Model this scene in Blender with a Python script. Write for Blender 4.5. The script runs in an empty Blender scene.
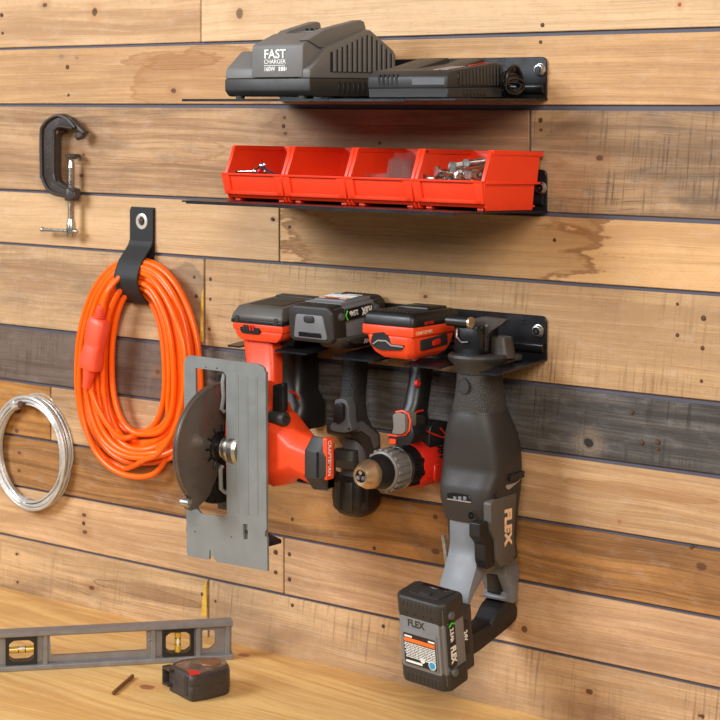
import bpy, bmesh, math, random
from mathutils import Vector, Matrix
from mathutils.geometry import tessellate_polygon
rnd = random.Random(7)
SC = bpy.context.scene
COL = SC.collection
V = Vector
# ------------------------------------------------------------------ camera model (720 px frame)
FP = 1910.0; PX, PY = 360.0, 102.0
CAM = V((1.676, -2.076, 1.697)); FWD = V((-.6280, .7782, 0)); RGT = V((.7782, .6280, 0))
def ray(u, v): return FWD + RGT*((u-PX)/FP) + V((0, 0, -(v-PY)/FP))
def aty(u, v, y):
    k = ray(u, v); return CAM + k*((y-CAM.y)/k.y)
def atx(u, v, x):
    k = ray(u, v); return CAM + k*((x-CAM.x)/k.x)
def atz(u, v, z):
    k = ray(u, v); return CAM + k*((z-CAM.z)/k.z)
def XZ(pts, y): return [(p.x, p.z) for p in (aty(u, v, y) for u, v in pts)]     # outline measured on a plane parallel to the wall
def YZ(pts, x): return [(p.y, p.z) for p in (atx(u, v, x) for u, v in pts)]     # outline measured on a plane square to the wall
# ------------------------------------------------------------------ mesh builder
def rounded(pts, r, n=4):
    out = []; L = len(pts)
    for i in range(L):
        rr = r[i] if isinstance(r, (list, tuple)) else r
        p, a, b = V(pts[i]), V(pts[i-1]), V(pts[(i+1) % L])
        da, db = a-p, b-p
        rr = min(rr, da.length*.45, db.length*.45)
        if rr < 1e-6: out.append(tuple(p)); continue
        s, e = p+da.normalized()*rr, p+db.normalized()*rr
        for k in range(n+1):
            t = k/n; out.append(tuple(s*(1-t)**2 + p*2*t*(1-t) + e*t*t))
    return out
class MB:
    def __init__(s): s.bm = bmesh.new()
    def _merge(s, b, bev=0, seg=2, ang=25, M=None):
        b.normal_update()
        bmesh.ops.recalc_face_normals(b, faces=b.faces)
        if bev > 0:
            ed = [e for e in b.edges if len(e.link_faces) == 2 and e.calc_face_angle(0) > math.radians(ang)]
            if ed: bmesh.ops.bevel(b, geom=ed, offset=bev, offset_type='OFFSET', segments=seg, profile=.5, affect='EDGES', clamp_overlap=True)
        if M is not None: b.transform(M)
        me = bpy.data.meshes.new('tmp'); b.to_mesh(me); b.free(); s.bm.from_mesh(me); bpy.data.meshes.remove(me)
        return s
    def prism(s, pts, axis, a, b_, bev=0, seg=2, holes=(), M=None, taper=None, ang=25):
        """pts in the plane square to `axis`; extruded from a to b_"""
        f = {'x': lambda p, t: V((t, p[0], p[1])), 'y': lambda p, t: V((p[0], t, p[1])), 'z': lambda p, t: V((p[0], p[1], t))}[axis]
        b = bmesh.new(); loops = [list(pts)]+[list(h) for h in holes]
        tris = tessellate_polygon([[V((p[0], p[1], 0)) for p in l] for l in loops]) if holes else None
        q = [p for l in loops for p in l]
        if taper:
            cx = sum(p[0] for p in pts)/len(pts); cy = sum(p[1] for p in pts)/len(pts)
            tp = taper if isinstance(taper, (tuple, list)) else (taper, taper)
            q2 = [(cx+(p[0]-cx)*tp[0], cy+(p[1]-cy)*tp[1]) for p in q]
        else: q2 = q
        A = [b.verts.new(f(p, a)) for p in q]; B = [b.verts.new(f(p, b_)) for p in q2]
        if tris:
            for t in tris:
                b.faces.new([A[i] for i in t]); b.faces.new([B[i] for i in reversed(t)])
        else:
            b.faces.new(A); b.faces.new(list(reversed(B)))
        k = 0
        for l in loops:
            n = len(l)
            for i in range(n):
                j = (i+1) % n
                b.faces.new([A[k+i], B[k+i], B[k+j], A[k+j]])
            k += n
        return s._merge(b, bev, seg, ang, M)
    def box(s, lo, hi, bev=0, seg=2, M=None):
        return s.prism([(lo[0], lo[1]), (hi[0], lo[1]), (hi[0], hi[1]), (lo[0], hi[1])], 'z', lo[2], hi[2], bev, seg, M=M)
    def rings(s, R, cap=True, bev=0, M=None, closed=False):
        b = bmesh.new(); W = [[b.verts.new(p) for p in r] for r in R]; n = len(R[0])
        for i in range(len(W)-(0 if closed else 1)):
            w2 = W[(i+1) % len(W)]
            for j in range(n):
                b.faces.new([W[i][j], W[i][(j+1) % n], w2[(j+1) % n], w2[j]])
        if cap and not closed: b.faces.new(list(reversed(W[0]))); b.faces.new(W[-1])
        return s._merge(b, bev, M=M)
    def revolve(s, o, d, prof, n=24, cap=True, M=None):
        """prof: (distance along d, radius)"""
        o = V(o); d = V(d).normalized(); t = V((0, 0, 1)) if abs(d.z) < .9 else V((1, 0, 0))
        e1 = d.cross(t).normalized(); e2 = d.cross(e1)
        return s.rings([[o+d*z+(e1*math.cos(2*math.pi*k/n)+e2*math.sin(2*math.pi*k/n))*max(r, 1e-5) for k in range(n)] for z, r in prof], cap, M=M)
    def cyl(s, a, b, r, n=16, r2=None):
        a, b = V(a), V(b); L = (b-a).length
        return s.revolve(a, b-a, [(0, r), (L, r if r2 is None else r2)], n)
    def tube(s, path, r, n=8, closed=False):
        P = [V(p) for p in path]; L = len(P); R = []; prev = None
        for i in range(L):
            a = P[i-1] if (i or closed) else P[0]; c = P[(i+1) % L] if (i < L-1 or closed) else P[-1]
            t = (c-a).normalized()
            if prev is None: e = t.orthogonal().normalized()
            else: e = (prev-t*prev.dot(t)).normalized()
            prev = e; g = t.cross(e); rr = r[i] if isinstance(r, (list, tuple)) else r
            R.append([P[i]+(e*math.cos(2*math.pi*k/n)+g*math.sin(2*math.pi*k/n))*rr for k in range(n)])
        return s.rings(R, not closed, closed=closed)
    def loft(s, secs, e=2.6, n=28, axis='z', bev=0, M=None):
        """secs: (t, c1, c2, h1, h2[, exponent]) superellipse sections square to `axis`"""
        R = []
        for sec in secs:
            t, c1, c2, h1, h2 = sec[:5]; ee = sec[5] if len(sec) > 5 else e; r = []
            for k in range(n):
                a = 2*math.pi*(k+.5)/n; c, si = math.cos(a), math.sin(a)
                x = c1+h1*math.copysign(abs(c)**(2/ee), c); y = c2+h2*math.copysign(abs(si)**(2/ee), si)
                r.append(V({'z': (x, y, t), 'y': (x, t, y), 'x': (t, x, y)}[axis]))
            R.append(r)
        return s.rings(R, True, bev, M=M)
    def ball(s, c, r, n=12):
        return s.revolve(V(c)-V((0, 0, r)), (0, 0, 1), [(r-r*math.cos(math.pi*i/8), r*math.sin(math.pi*i/8)) for i in range(9)], n)
    def build(s, name, mat, parent=None, origin=None, smooth=40):
        me = bpy.data.meshes.new(name); bm = s.bm
        o0 = V(origin) if origin is not None else (parent['_o'] if parent is not None and '_o' in parent else V((0, 0, 0)))
        o0 = V(o0)
        bmesh.ops.translate(bm, verts=bm.verts, vec=-o0)
        bm.to_mesh(me); bm.free()
        me.materials.append(mat)
        if smooth:
            me.polygons.foreach_set('use_smooth', [True]*len(me.polygons)); me.set_sharp_from_angle(angle=math.radians(smooth))
        o = bpy.data.objects.new(name, me); COL.objects.link(o)
        if parent is not None:
            o.parent = parent
            o['_o'] = tuple(o0)
        else:
            o.location = o0; o['_o'] = tuple(o0)
        return o
def tag(o, label, cat, group=None, kind=None):
    o['label'] = label; o['category'] = cat
    if group: o['group'] = group
    if kind: o['kind'] = kind
    return o
def thing(name, label, cat, o, group=None):
    e = bpy.data.objects.new(name, None); COL.objects.link(e); e.location = V(o); e['_o'] = tuple(o); e.empty_display_size = .02
    return tag(e, label, cat, group)
def tree(o):
    r = [o]
    for c in o.children: r += tree(c)
    return r
def dup(o, loc=None, rot=None, label=None, parent=None):
    c = o.copy(); COL.objects.link(c)
    if parent is not None: c.parent = parent
    if loc is not None: c.location = loc
    if rot is not None: c.rotation_euler = rot
    if label: c['label'] = label
    for ch in list(o.children): dup(ch, parent=c)
    return c
def text(s, size, o, right, up, mat, parent, name='lettering', bold=.0, ext=.00025, sx=1.0, align='LEFT', label=None):
    cu = bpy.data.curves.new('t', 'FONT'); cu.body = s; cu.size = size; cu.extrude = ext; cu.offset = bold*size; cu.align_x = align; cu.resolution_u = 3
    t = bpy.data.objects.new('t', cu); COL.objects.link(t)
    bpy.context.view_layer.update()
    me = bpy.data.meshes.new_from_object(t.evaluated_get(bpy.context.evaluated_depsgraph_get()))
    bpy.data.objects.remove(t); bpy.data.curves.remove(cu)
    r, u = V(right).normalized(), V(up).normalized(); n = r.cross(u).normalized(); u = n.cross(r)
    M = Matrix((( r.x*sx, u.x, n.x, o[0]), (r.y*sx, u.y, n.y, o[1]), (r.z*sx, u.z, n.z, o[2]), (0, 0, 0, 1)))
    me.transform(M); po = V(parent['_o']); me.transform(Matrix.Translation(-po))
    me.name = name; me.materials.clear(); me.materials.append(mat)
    ob = bpy.data.objects.new(name, me); COL.objects.link(ob); ob.parent = parent
    if label: ob['label'] = label
    return ob
# ------------------------------------------------------------------ materials
def lin(c):
    return tuple((x/255/12.92 if x/255 <= .04045 else ((x/255+.055)/1.055)**2.4) for x in c)+(1,)
class NT:
    def __init__(s, t): s.t = t
    def n(s, ty, **kw):
        nd = s.t.nodes.new(ty)
        for k, v in kw.items(): setattr(nd, k, v)
        return nd
    def put(s, sock, v):
        if hasattr(v, 'is_linked'): s.t.links.new(v, sock)
        elif v is not None: sock.default_value = v
    def math(s, op, a, b=None, c=None, clamp=False):
        nd = s.n('ShaderNodeMath', operation=op, use_clamp=clamp)
        for i, v in enumerate((a, b, c)):
            if v is not None: s.put(nd.inputs[i], v)
        return nd.outputs[0]
    def vmath(s, op, a, b=None):
        nd = s.n('ShaderNodeVectorMath', operation=op)
        s.put(nd.inputs[0], a)
        if b is not None: s.put(nd.inputs[1], b)
        return nd.outputs['Value'] if op in ('LENGTH', 'DISTANCE') else nd.outputs[0]
    def noise(s, vec, scale, detail=3, rough=.55, dist=0):
        nd = s.n('ShaderNodeTexNoise'); s.put(nd.inputs['Vector'], vec); s.put(nd.inputs['Scale'], scale)
        nd.inputs['Detail'].default_value = detail; nd.inputs['Roughness'].default_value = rough; nd.inputs['Distortion'].default_value = dist
        return nd.outputs['Fac']
    def mapr(s, x, a, b, c=0., d=1., smooth=False):
        nd = s.n('ShaderNodeMapRange', clamp=True)
        if smooth: nd.interpolation_type = 'SMOOTHSTEP'
        for i, v in enumerate((x, a, b, c, d)): s.put(nd.inputs[i], v)
        return nd.outputs[0]
    def mix(s, f, a, b, mode='MIX'):
        nd = s.n('ShaderNodeMix', data_type='RGBA', blend_type=mode)
        s.put(nd.inputs[0], f); s.put(nd.inputs[6], a); s.put(nd.inputs[7], b)
        nd = [o for o in nd.outputs if o.type == 'RGBA'][0]; return nd
def new_mat(name):
    m = bpy.data.materials.new(name); m.use_nodes = True
    t = NT(m.node_tree); b = m.node_tree.nodes['Principled BSDF']
    return m, t, b
def plastic(name, c, rough=.5, spec=.5, bump=.0, bscale=900, var=.06, metal=0, vscale=40, coat=0):
    m, t, b = new_mat(name)
    co = t.n('ShaderNodeTexCoord').outputs['Object']
    nz = t.noise(co, vscale, 4)
    f = t.mapr(nz, .3, .7, 1-var, 1+var)
    cc = t.mix(1., lin(c), (0, 0, 0, 1), 'MULTIPLY')
    mx = cc.node; cmb = t.n('ShaderNodeCombineColor')
    for i in range(3): t.put(cmb.inputs[i], f)
    t.put(mx.inputs[7], cmb.outputs[0]); t.put(b.inputs['Base Color'], cc)
    t.put(b.inputs['Roughness'], t.mapr(nz, .3, .7, rough-.05, rough+.06))
    b.inputs['Specular IOR Level'].default_value = spec; b.inputs['Metallic'].default_value = metal
    if coat: b.inputs['Coat Weight'].default_value = coat; b.inputs['Coat Roughness'].default_value = .15
    if bump:
        bp = t.n('ShaderNodeBump'); bp.inputs['Strength'].default_value = bump; bp.inputs['Distance'].default_value = .0006
        t.put(bp.inputs['Height'], t.noise(co, bscale, 2)); t.put(b.inputs['Normal'], bp.outputs[0])
    return m
def clear(name, c, rough=.1, alpha_mix=.5):
    m, t, b = new_mat(name)
    b.inputs['Base Color'].default_value = lin(c); b.inputs['Transmission Weight'].default_value = alpha_mix
    b.inputs['Roughness'].default_value = rough; b.inputs['IOR'].default_value = 1.2
    co = t.n('ShaderNodeTexCoord').outputs['Object']
    bp = t.n('ShaderNodeBump'); bp.inputs['Strength'].default_value = .2; bp.inputs['Distance'].default_value = .002
    t.put(bp.inputs['Height'], t.noise(co, 60, 2)); t.put(b.inputs['Normal'], bp.outputs[0])
    return m
def grip(name, c, scale=520, rough=.6):
    """plastic with a fine diamond knurl"""
    m, t, b = new_mat(name)
    co = t.n('ShaderNodeTexCoord').outputs['Object']
    vo = t.n('ShaderNodeTexVoronoi'); t.put(vo.inputs['Vector'], co); vo.inputs['Scale'].default_value = scale
    b.inputs['Base Color'].default_value = lin(c); b.inputs['Roughness'].default_value = rough
    bp = t.n('ShaderNodeBump'); bp.inputs['Strength'].default_value = .9; bp.inputs['Distance'].default_value = .0012
    t.put(bp.inputs['Height'], vo.outputs['Distance']); t.put(b.inputs['Normal'], bp.outputs[0])
    return m
M = dict(
    charger_top=plastic('charger_grey', (108, 105, 103), .55, bump=.12), charger_bot=plastic('charger_dark_grey', (48, 45, 43), .5),
    black=plastic('black_plastic', (25, 24, 25), .42, bump=.06), black_gloss=plastic('black_gloss', (18, 18, 20), .28),
    rubber=plastic('dark_rubber', (44, 40, 37), .55, bump=.15), dgrey=plastic('dark_grey_plastic', (47, 45, 44), .5, bump=.1),
    mgrey=plastic('mid_grey_plastic', (86, 87, 90), .48, bump=.08), lgrey=plastic('light_grey_plastic', (112, 114, 118), .45, bump=.06),
    taupe=plastic('taupe_plastic', (82, 77, 72), .5, bump=.08), grip=grip('knurled_grip', (56, 53, 50), 700), blackgrip=grip('black_knurled_grip', (30, 30, 31), 560),
    powder=plastic('black_powder_coat', (24, 24, 27), .3, bump=.15, bscale=600),
    saw_orange=plastic('orange_red_plastic', (238, 72, 30), .42), drill_red=plastic('red_plastic', (214, 38, 22), .4),
    bin_red=plastic('bin_red', (246, 62, 24), .4, bump=.05, var=.04), cord=plastic('orange_vinyl', (255, 104, 8), .33, var=.04), coral=plastic('coral_vinyl', (244, 88, 58), .45),
    shoe=plastic('satin_aluminium', (130, 133, 132), .45, metal=.2, bump=.08), steel=plastic('bright_steel', (215, 215, 215), .25, metal=1, var=.1),
    zinc=plastic('zinc', (190, 188, 182), .32, metal=1, var=.2, vscale=200), brass=plastic('bronze_chuck', (222, 192, 152), .36, metal=.85, var=.1),
    iron=plastic('painted_iron', (60, 52, 48), .45, bump=.5, bscale=350, var=.2), rust=plastic('rusty_nail', (92, 62, 44), .7, metal=.3, var=.3, vscale=300),
    copper=plastic('copper', (196, 140, 96), .35, metal=.9), white=plastic('white_print', (235, 235, 232), .5, var=.01), webbing=plastic('black_webbing', (30, 29, 29), .62, bump=.8, bscale=500),
    guard=plastic('guard_steel', (110, 99, 92), .3, metal=.5, var=.08), level=plastic('worn_aluminium', (140, 138, 140), .45, metal=.5, bump=.3, bscale=300, var=.12, vscale=60),
    tapedark=plastic('worn_dark_plastic', (58, 52, 50), .45, bump=.2, var=.25, vscale=120), tapetop=plastic('worn_sticker', (128, 110, 95), .22, metal=.5, var=.35, vscale=90),
    red=plastic('red_print', (205, 30, 30), .45), orange_print=plastic('orange_print', (236, 112, 40), .5), blue=plastic('blue_print', (40, 150, 200), .5), green=plastic('green_print', (70, 200, 40), .5),
    vial=plastic('yellow_vial', (222, 178, 60), .15, coat=.6), bluecap=plastic('blue_cap', (40, 70, 130), .4), bag=clear('clear_bag', (225, 215, 212), .12, .92),
    wire=plastic('bright_wire', (206, 203, 199), .34, metal=.45, var=.15, vscale=30), gold=plastic('gold_print', (235, 196, 160), .4),
    eyelet=plastic('nickel', (225, 220, 212), .3, metal=.4), battery_grey=plastic('battery_grey', (116, 117, 120), .45), collar=plastic('collar_grey', (118, 112, 108), .42), smoke=plastic('grey_label', (150, 142, 140), .5), brown=plastic('brown_metal', (140, 98, 66), .5, metal=.4, var=.3, vscale=300))
# ------------------------------------------------------------------ wood
def group(name, ins, outs):
    g = bpy.data.node_groups.new(name, 'ShaderNodeTree')
    for n_, ty, d in ins:
        s = g.interface.new_socket(n_, in_out='INPUT', socket_type=ty)
        if d is not None: s.default_value = d
    for n_, ty in outs: g.interface.new_socket(n_, in_out='OUTPUT', socket_type=ty)
    t = NT(g); return g, t, t.n('NodeGroupInput').outputs, t.n('NodeGroupOutput').inputs
F_, C_, V_ = 'NodeSocketFloat', 'NodeSocketColor', 'NodeSocketVector'
def make_wood_group():
    """grain runs along x of P; y of P is across the board (metres)"""
    g, t, I, O = group('WoodCore', [('P', V_, None), ('Seed', V_, None), ('Light', C_, None), ('Dark', C_, None), ('Stain', C_, None), ('Grain', F_, .5), ('Saw', F_, 0.), ('Blotch', F_, .4), ('Warp', F_, .02)], [('Color', C_), ('Height', F_)])
    p = t.vmath('ADD', I['P'], I['Seed'])
    wn = t.n('ShaderNodeTexNoise'); t.put(wn.inputs['Vector'], t.vmath('MULTIPLY', p, (2.2, 7, 1))); wn.inputs['Scale'].default_value = 1; wn.inputs['Detail'].default_value = 2
    cw = t.math('MULTIPLY', t.math('SUBTRACT', wn.outputs['Fac'], .5), I['Warp'])
    sx = t.n('ShaderNodeSeparateXYZ'); t.put(sx.inputs[0], p)
    cb = t.n('ShaderNodeCombineXYZ'); t.put(cb.inputs[0], sx.outputs[0]); t.put(cb.inputs[1], t.math('ADD', sx.outputs[1], cw)); q = cb.outputs[0]
    fine = t.noise(t.vmath('MULTIPLY', q, (9, 420, 1)), 1, 4, .6)
    mid = t.noise(t.vmath('MULTIPLY', q, (2.6, 95, 1)), 1, 4, .55, .3)
    broad = t.noise(t.vmath('MULTIPLY', q, (1.6, 20, 1)), 1, 3, .5, .6)
    gsum = t.math('ADD', t.math('ADD', t.math('MULTIPLY', fine, .22), t.math('MULTIPLY', mid, .38)), t.math('MULTIPLY', broad, .4))
    gf = t.mapr(gsum, .40, .61, 0, 1, True)
    col = t.mix(t.math('MULTIPLY', gf, I['Grain'], None), I['Light'], I['Dark'])
    blot = t.noise(t.vmath('MULTIPLY', p, (5, 13, 1)), 1, 4, .6, .5)
    col = t.mix(t.math('MULTIPLY', t.mapr(blot, .46, .7, 0, 1, True), I['Blotch']), col, I['Stain'])
    # saw-mill marks across the board, slightly slanted and broken up
    rot = t.n('ShaderNodeVectorRotate', rotation_type='Z_AXIS'); t.put(rot.inputs['Vector'], p); rot.inputs['Angle'].default_value = .1
    saw = t.noise(t.vmath('MULTIPLY', rot.outputs[0], (230, 7, 1)), 1, 3, .65)
    patch = t.noise(t.vmath('MULTIPLY', p, (11, 16, 1)), 1, 3, .6)
    sf = t.math('MULTIPLY', t.math('MULTIPLY', t.mapr(saw, .5, .68, 0, 1, True), t.mapr(patch, .4, .62, 0, 1)), I['Saw'])
    col = t.mix(sf, col, I['Stain'])
    # tiny pores and flecks
    fl = t.noise(t.vmath('MULTIPLY', p, (160, 520, 1)), 1, 2, .7)
    col = t.mix(t.mapr(fl, .62, .78, 0, .5), col, I['Dark'])
    # long hairline checks along the grain
    ck = t.noise(t.vmath('MULTIPLY', q, (3.2, 130, 1)), 1, 2, .5, .2)
    ckm = t.noise(t.vmath('MULTIPLY', p, (4, 9, 1)), 1, 2, .5)
    cf = t.math('MULTIPLY', t.mapr(t.math('ABSOLUTE', t.math('SUBTRACT', ck, .5)), .0, .012, 1, 0, True), t.mapr(ckm, .5, .62, 0, .7))
    col = t.mix(cf, col, I['Stain'])
    # fuzzy fibres and weathered specks
    sp = t.noise(t.vmath('MULTIPLY', p, (420, 700, 1)), 1, 3, .75)
    col = t.mix(t.mapr(sp, .5, .72, 0, .32), col, I['Stain'])
    sp2 = t.noise(t.vmath('MULTIPLY', p, (60, 110, 1)), 1, 4, .7)
    col = t.mix(t.mapr(sp2, .5, .72, 0, .3), col, I['Dark'])
    sp3 = t.noise(t.vmath('ADD', t.vmath('MULTIPLY', p, (26, 60, 1)), (7.3, 2.1, 0)), 1, 4, .65)
    col = t.mix(t.mapr(sp3, .52, .75, 0, .14), col, t.mix(.6, I['Light'], (1, 1, 1, 1)))
    # broad tonal drift from sapwood to heartwood
    dr = t.noise(t.vmath('MULTIPLY', p, (1.1, 6, 1)), 1, 2, .5)
    col = t.mix(t.mapr(dr, .35, .68, .0, .35), col, t.mix(.5, I['Light'], I['Stain']))
    t.put(O['Color'], col)
    t.put(O['Height'], t.math('SUBTRACT', t.math('MULTIPLY', gf, -.6), t.math('MULTIPLY', sf, .7)))
    return g
def make_knot_group():
    g, t, I, O = group('Knot', [('P', V_, None), ('Color', C_, None), ('Centre', V_, None), ('Radius', F_, .008), ('Squash', F_, .6), ('Core', C_, None), ('Halo', C_, None)], [('Color', C_)])
    d = t.vmath('SUBTRACT', I['P'], I['Centre'])
    nz = t.math('MULTIPLY', t.math('SUBTRACT', t.noise(I['P'], 70, 3), .5), .9)
    sx = t.n('ShaderNodeSeparateXYZ'); t.put(sx.inputs[0], d)
    cb = t.n('ShaderNodeCombineXYZ'); t.put(cb.inputs[0], t.math('MULTIPLY', sx.outputs[0], I['Squash'])); t.put(cb.inputs[1], sx.outputs[1])
    r = t.math('ADD', t.math('DIVIDE', t.vmath('LENGTH', cb.outputs[0]), I['Radius']), nz)
    ring = t.math('MULTIPLY_ADD', t.math('SINE', t.math('MULTIPLY', r, 9.)), .5, .5)
    c = t.mix(t.math('MULTIPLY', t.mapr(r, 4.2, 1.0, 0, .6, True), t.math('MULTIPLY_ADD', ring, .25, .5)), I['Color'], I['Halo'])
    c = t.mix(t.mapr(r, 1.15, .75, 0, .92, True), c, I['Core'])
    t.put(O['Color'], c); return g
def make_stain_shade_group():
    """an old water stain with a darker rim"""
    g, t, I, O = group('WaterStain', [('P', V_, None), ('Color', C_, None), ('Centre', V_, None), ('SX', F_, .1), ('SY', F_, .03), ('Rim', C_, None), ('Amount', F_, .6), ('Fill', F_, .3)], [('Color', C_)])
    d = t.vmath('SUBTRACT', I['P'], I['Centre']); sx = t.n('ShaderNodeSeparateXYZ'); t.put(sx.inputs[0], d)
    cb = t.n('ShaderNodeCombineXYZ'); t.put(cb.inputs[0], t.math('DIVIDE', sx.outputs[0], I['SX'])); t.put(cb.inputs[1], t.math('DIVIDE', sx.outputs[1], I['SY']))
    r = t.math('ADD', t.vmath('LENGTH', cb.outputs[0]), t.math('MULTIPLY', t.math('SUBTRACT', t.noise(t.vmath('MULTIPLY', I['P'], (12, 46, 1)), 1, 4, .6), .5), 1.15))
    c = t.mix(t.mapr(r, 1.02, .95, 0, I['Fill'], True), I['Color'], I['Rim'])
    rim = t.math('MULTIPLY', t.mapr(r, 1.06, 1.0, 0, 1, True), t.mapr(r, .84, .99, 0, 1, True))
    c = t.mix(t.math('MULTIPLY', rim, I['Amount']), c, I['Rim'])
    t.put(O['Color'], c); return g
WG, KG, SG = make_wood_group(), make_knot_group(), make_stain_shade_group()
def desat(c, k=.9, g=1.0):
    l = .3*c[0]+.59*c[1]+.11*c[2]; return tuple(min(255, (l+(x-l)*k)*g) for x in c)
def wood(name, light, dark, stain, grain=.6, saw=0., blotch=.4, warp=.02, knots=(), stains_shade=(), rough=.62, flat=False, bump=.85):
    m, t, b = new_mat(name)
    ge = t.n('ShaderNodeNewGeometry'); sx = t.n('ShaderNodeSeparateXYZ'); t.put(sx.inputs[0], ge.outputs['Position'])
    cb = t.n('ShaderNodeCombineXYZ'); t.put(cb.inputs[0], sx.outputs[0]); t.put(cb.inputs[1], sx.outputs[1] if flat else t.math('ADD', sx.outputs[2], t.math('MULTIPLY', sx.outputs[1], .5)))
    P = cb.outputs[0]
    g = t.n('ShaderNodeGroup', node_tree=WG); sd = random.Random(name)
    t.put(g.inputs['P'], P); g.inputs['Seed'].default_value = (sd.uniform(0, 50), sd.uniform(0, 50), 0)
    for k, v in (('Light', lin(desat(light))), ('Dark', lin(desat(dark, .88, .9))), ('Stain', lin(desat(stain, .8, .93))), ('Grain', grain), ('Saw', saw), ('Blotch', blotch), ('Warp', warp)): g.inputs[k].default_value = v if k != 'Grain' else min(1, v*1.5)
    c = g.outputs['Color']
    for (cx, cy, ax, ay, rim, amt, fill) in stains_shade:
        s = t.n('ShaderNodeGroup', node_tree=SG); t.put(s.inputs['P'], P); t.put(s.inputs['Color'], c); s.inputs['Centre'].default_value = (cx, cy, 0)
        s.inputs['SX'].default_value = ax; s.inputs['SY'].default_value = ay; s.inputs['Rim'].default_value = lin(rim); s.inputs['Amount'].default_value = amt; s.inputs['Fill'].default_value = fill
        c = s.outputs[0]
    for (cx, cy, r, sq, core, halo) in knots:
        s = t.n('ShaderNodeGroup', node_tree=KG); t.put(s.inputs['P'], P); t.put(s.inputs['Color'], c); s.inputs['Centre'].default_value = (cx, cy, 0)
        s.inputs['Radius'].default_value = r; s.inputs['Squash'].default_value = sq; s.inputs['Core'].default_value = lin(core); s.inputs['Halo'].default_value = lin(halo)
        c = s.outputs[0]
    t.put(b.inputs['Base Color'], c); b.inputs['Roughness'].default_value = rough; b.inputs['Specular IOR Level'].default_value = .3
    bp = t.n('ShaderNodeBump'); bp.inputs['Strength'].default_value = bump; bp.inputs['Distance'].default_value = .0012
    t.put(bp.inputs['Height'], g.outputs['Height']); t.put(b.inputs['Normal'], bp.outputs[0])
    return m
def lin_(*c): return c
def wp(u, v):
    p = aty(u, v, 0); return p.x, p.z
KD, KH = (92, 62, 42), (150, 105, 66)
def knot(u, v, r=.006, sq=.6, core=KD, halo=KH): return (*wp(u, v), r*.58, sq, core, halo)
def stain_shade_at(u, v, ax, ay, rim=(140, 92, 52), amt=.6, fill=.3): return (*wp(u, v), ax, ay, rim, amt, fill)
# board edges (z at the left frame edge, z at the right frame edge, gap thickness left/right)
LINES = [(1.7843, 1.7855, .0022, .006), (1.6921, 1.6897, .003, .0068), (1.552, 1.5515, .003, .005), (1.4647, 1.4636, .003, .004), (1.3297, 1.3309, .0046, .0052),
         (1.2407, 1.2424, .0034, .0044), (1.1518, 1.1539, .003, .0032), (1.0694, 1.0708, .0024, .0036), (.9862, .9854, .0022, .003)]
XL, XR = -.7613, .5615; XA, XB = -1.5, 1.5
def lz(i, x, side):
    if i < 0: return {-1: 1.93, -2: 2.06, -3: 2.15, -4: 2.29, -5: 2.40}[i] + (-.002 if side < 0 else .002)
    if i > 8: return {9: .893, 10: .80, 11: .66, 12: .57, 13: .43, 14: .34, 15: .2, 16: .1, 17: 0.}[i] + (-.002 if side < 0 else .002)
    a, b, ga, gb = LINES[i]; t = (x-XL)/(XR-XL); tc = min(max(t, 0), 1)
    return a+(b-a)*t + side*.5*(ga+.0006+(gb+.0014-ga)*tc)
sX = lambda u, v: wp(u, v)[0]
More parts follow.
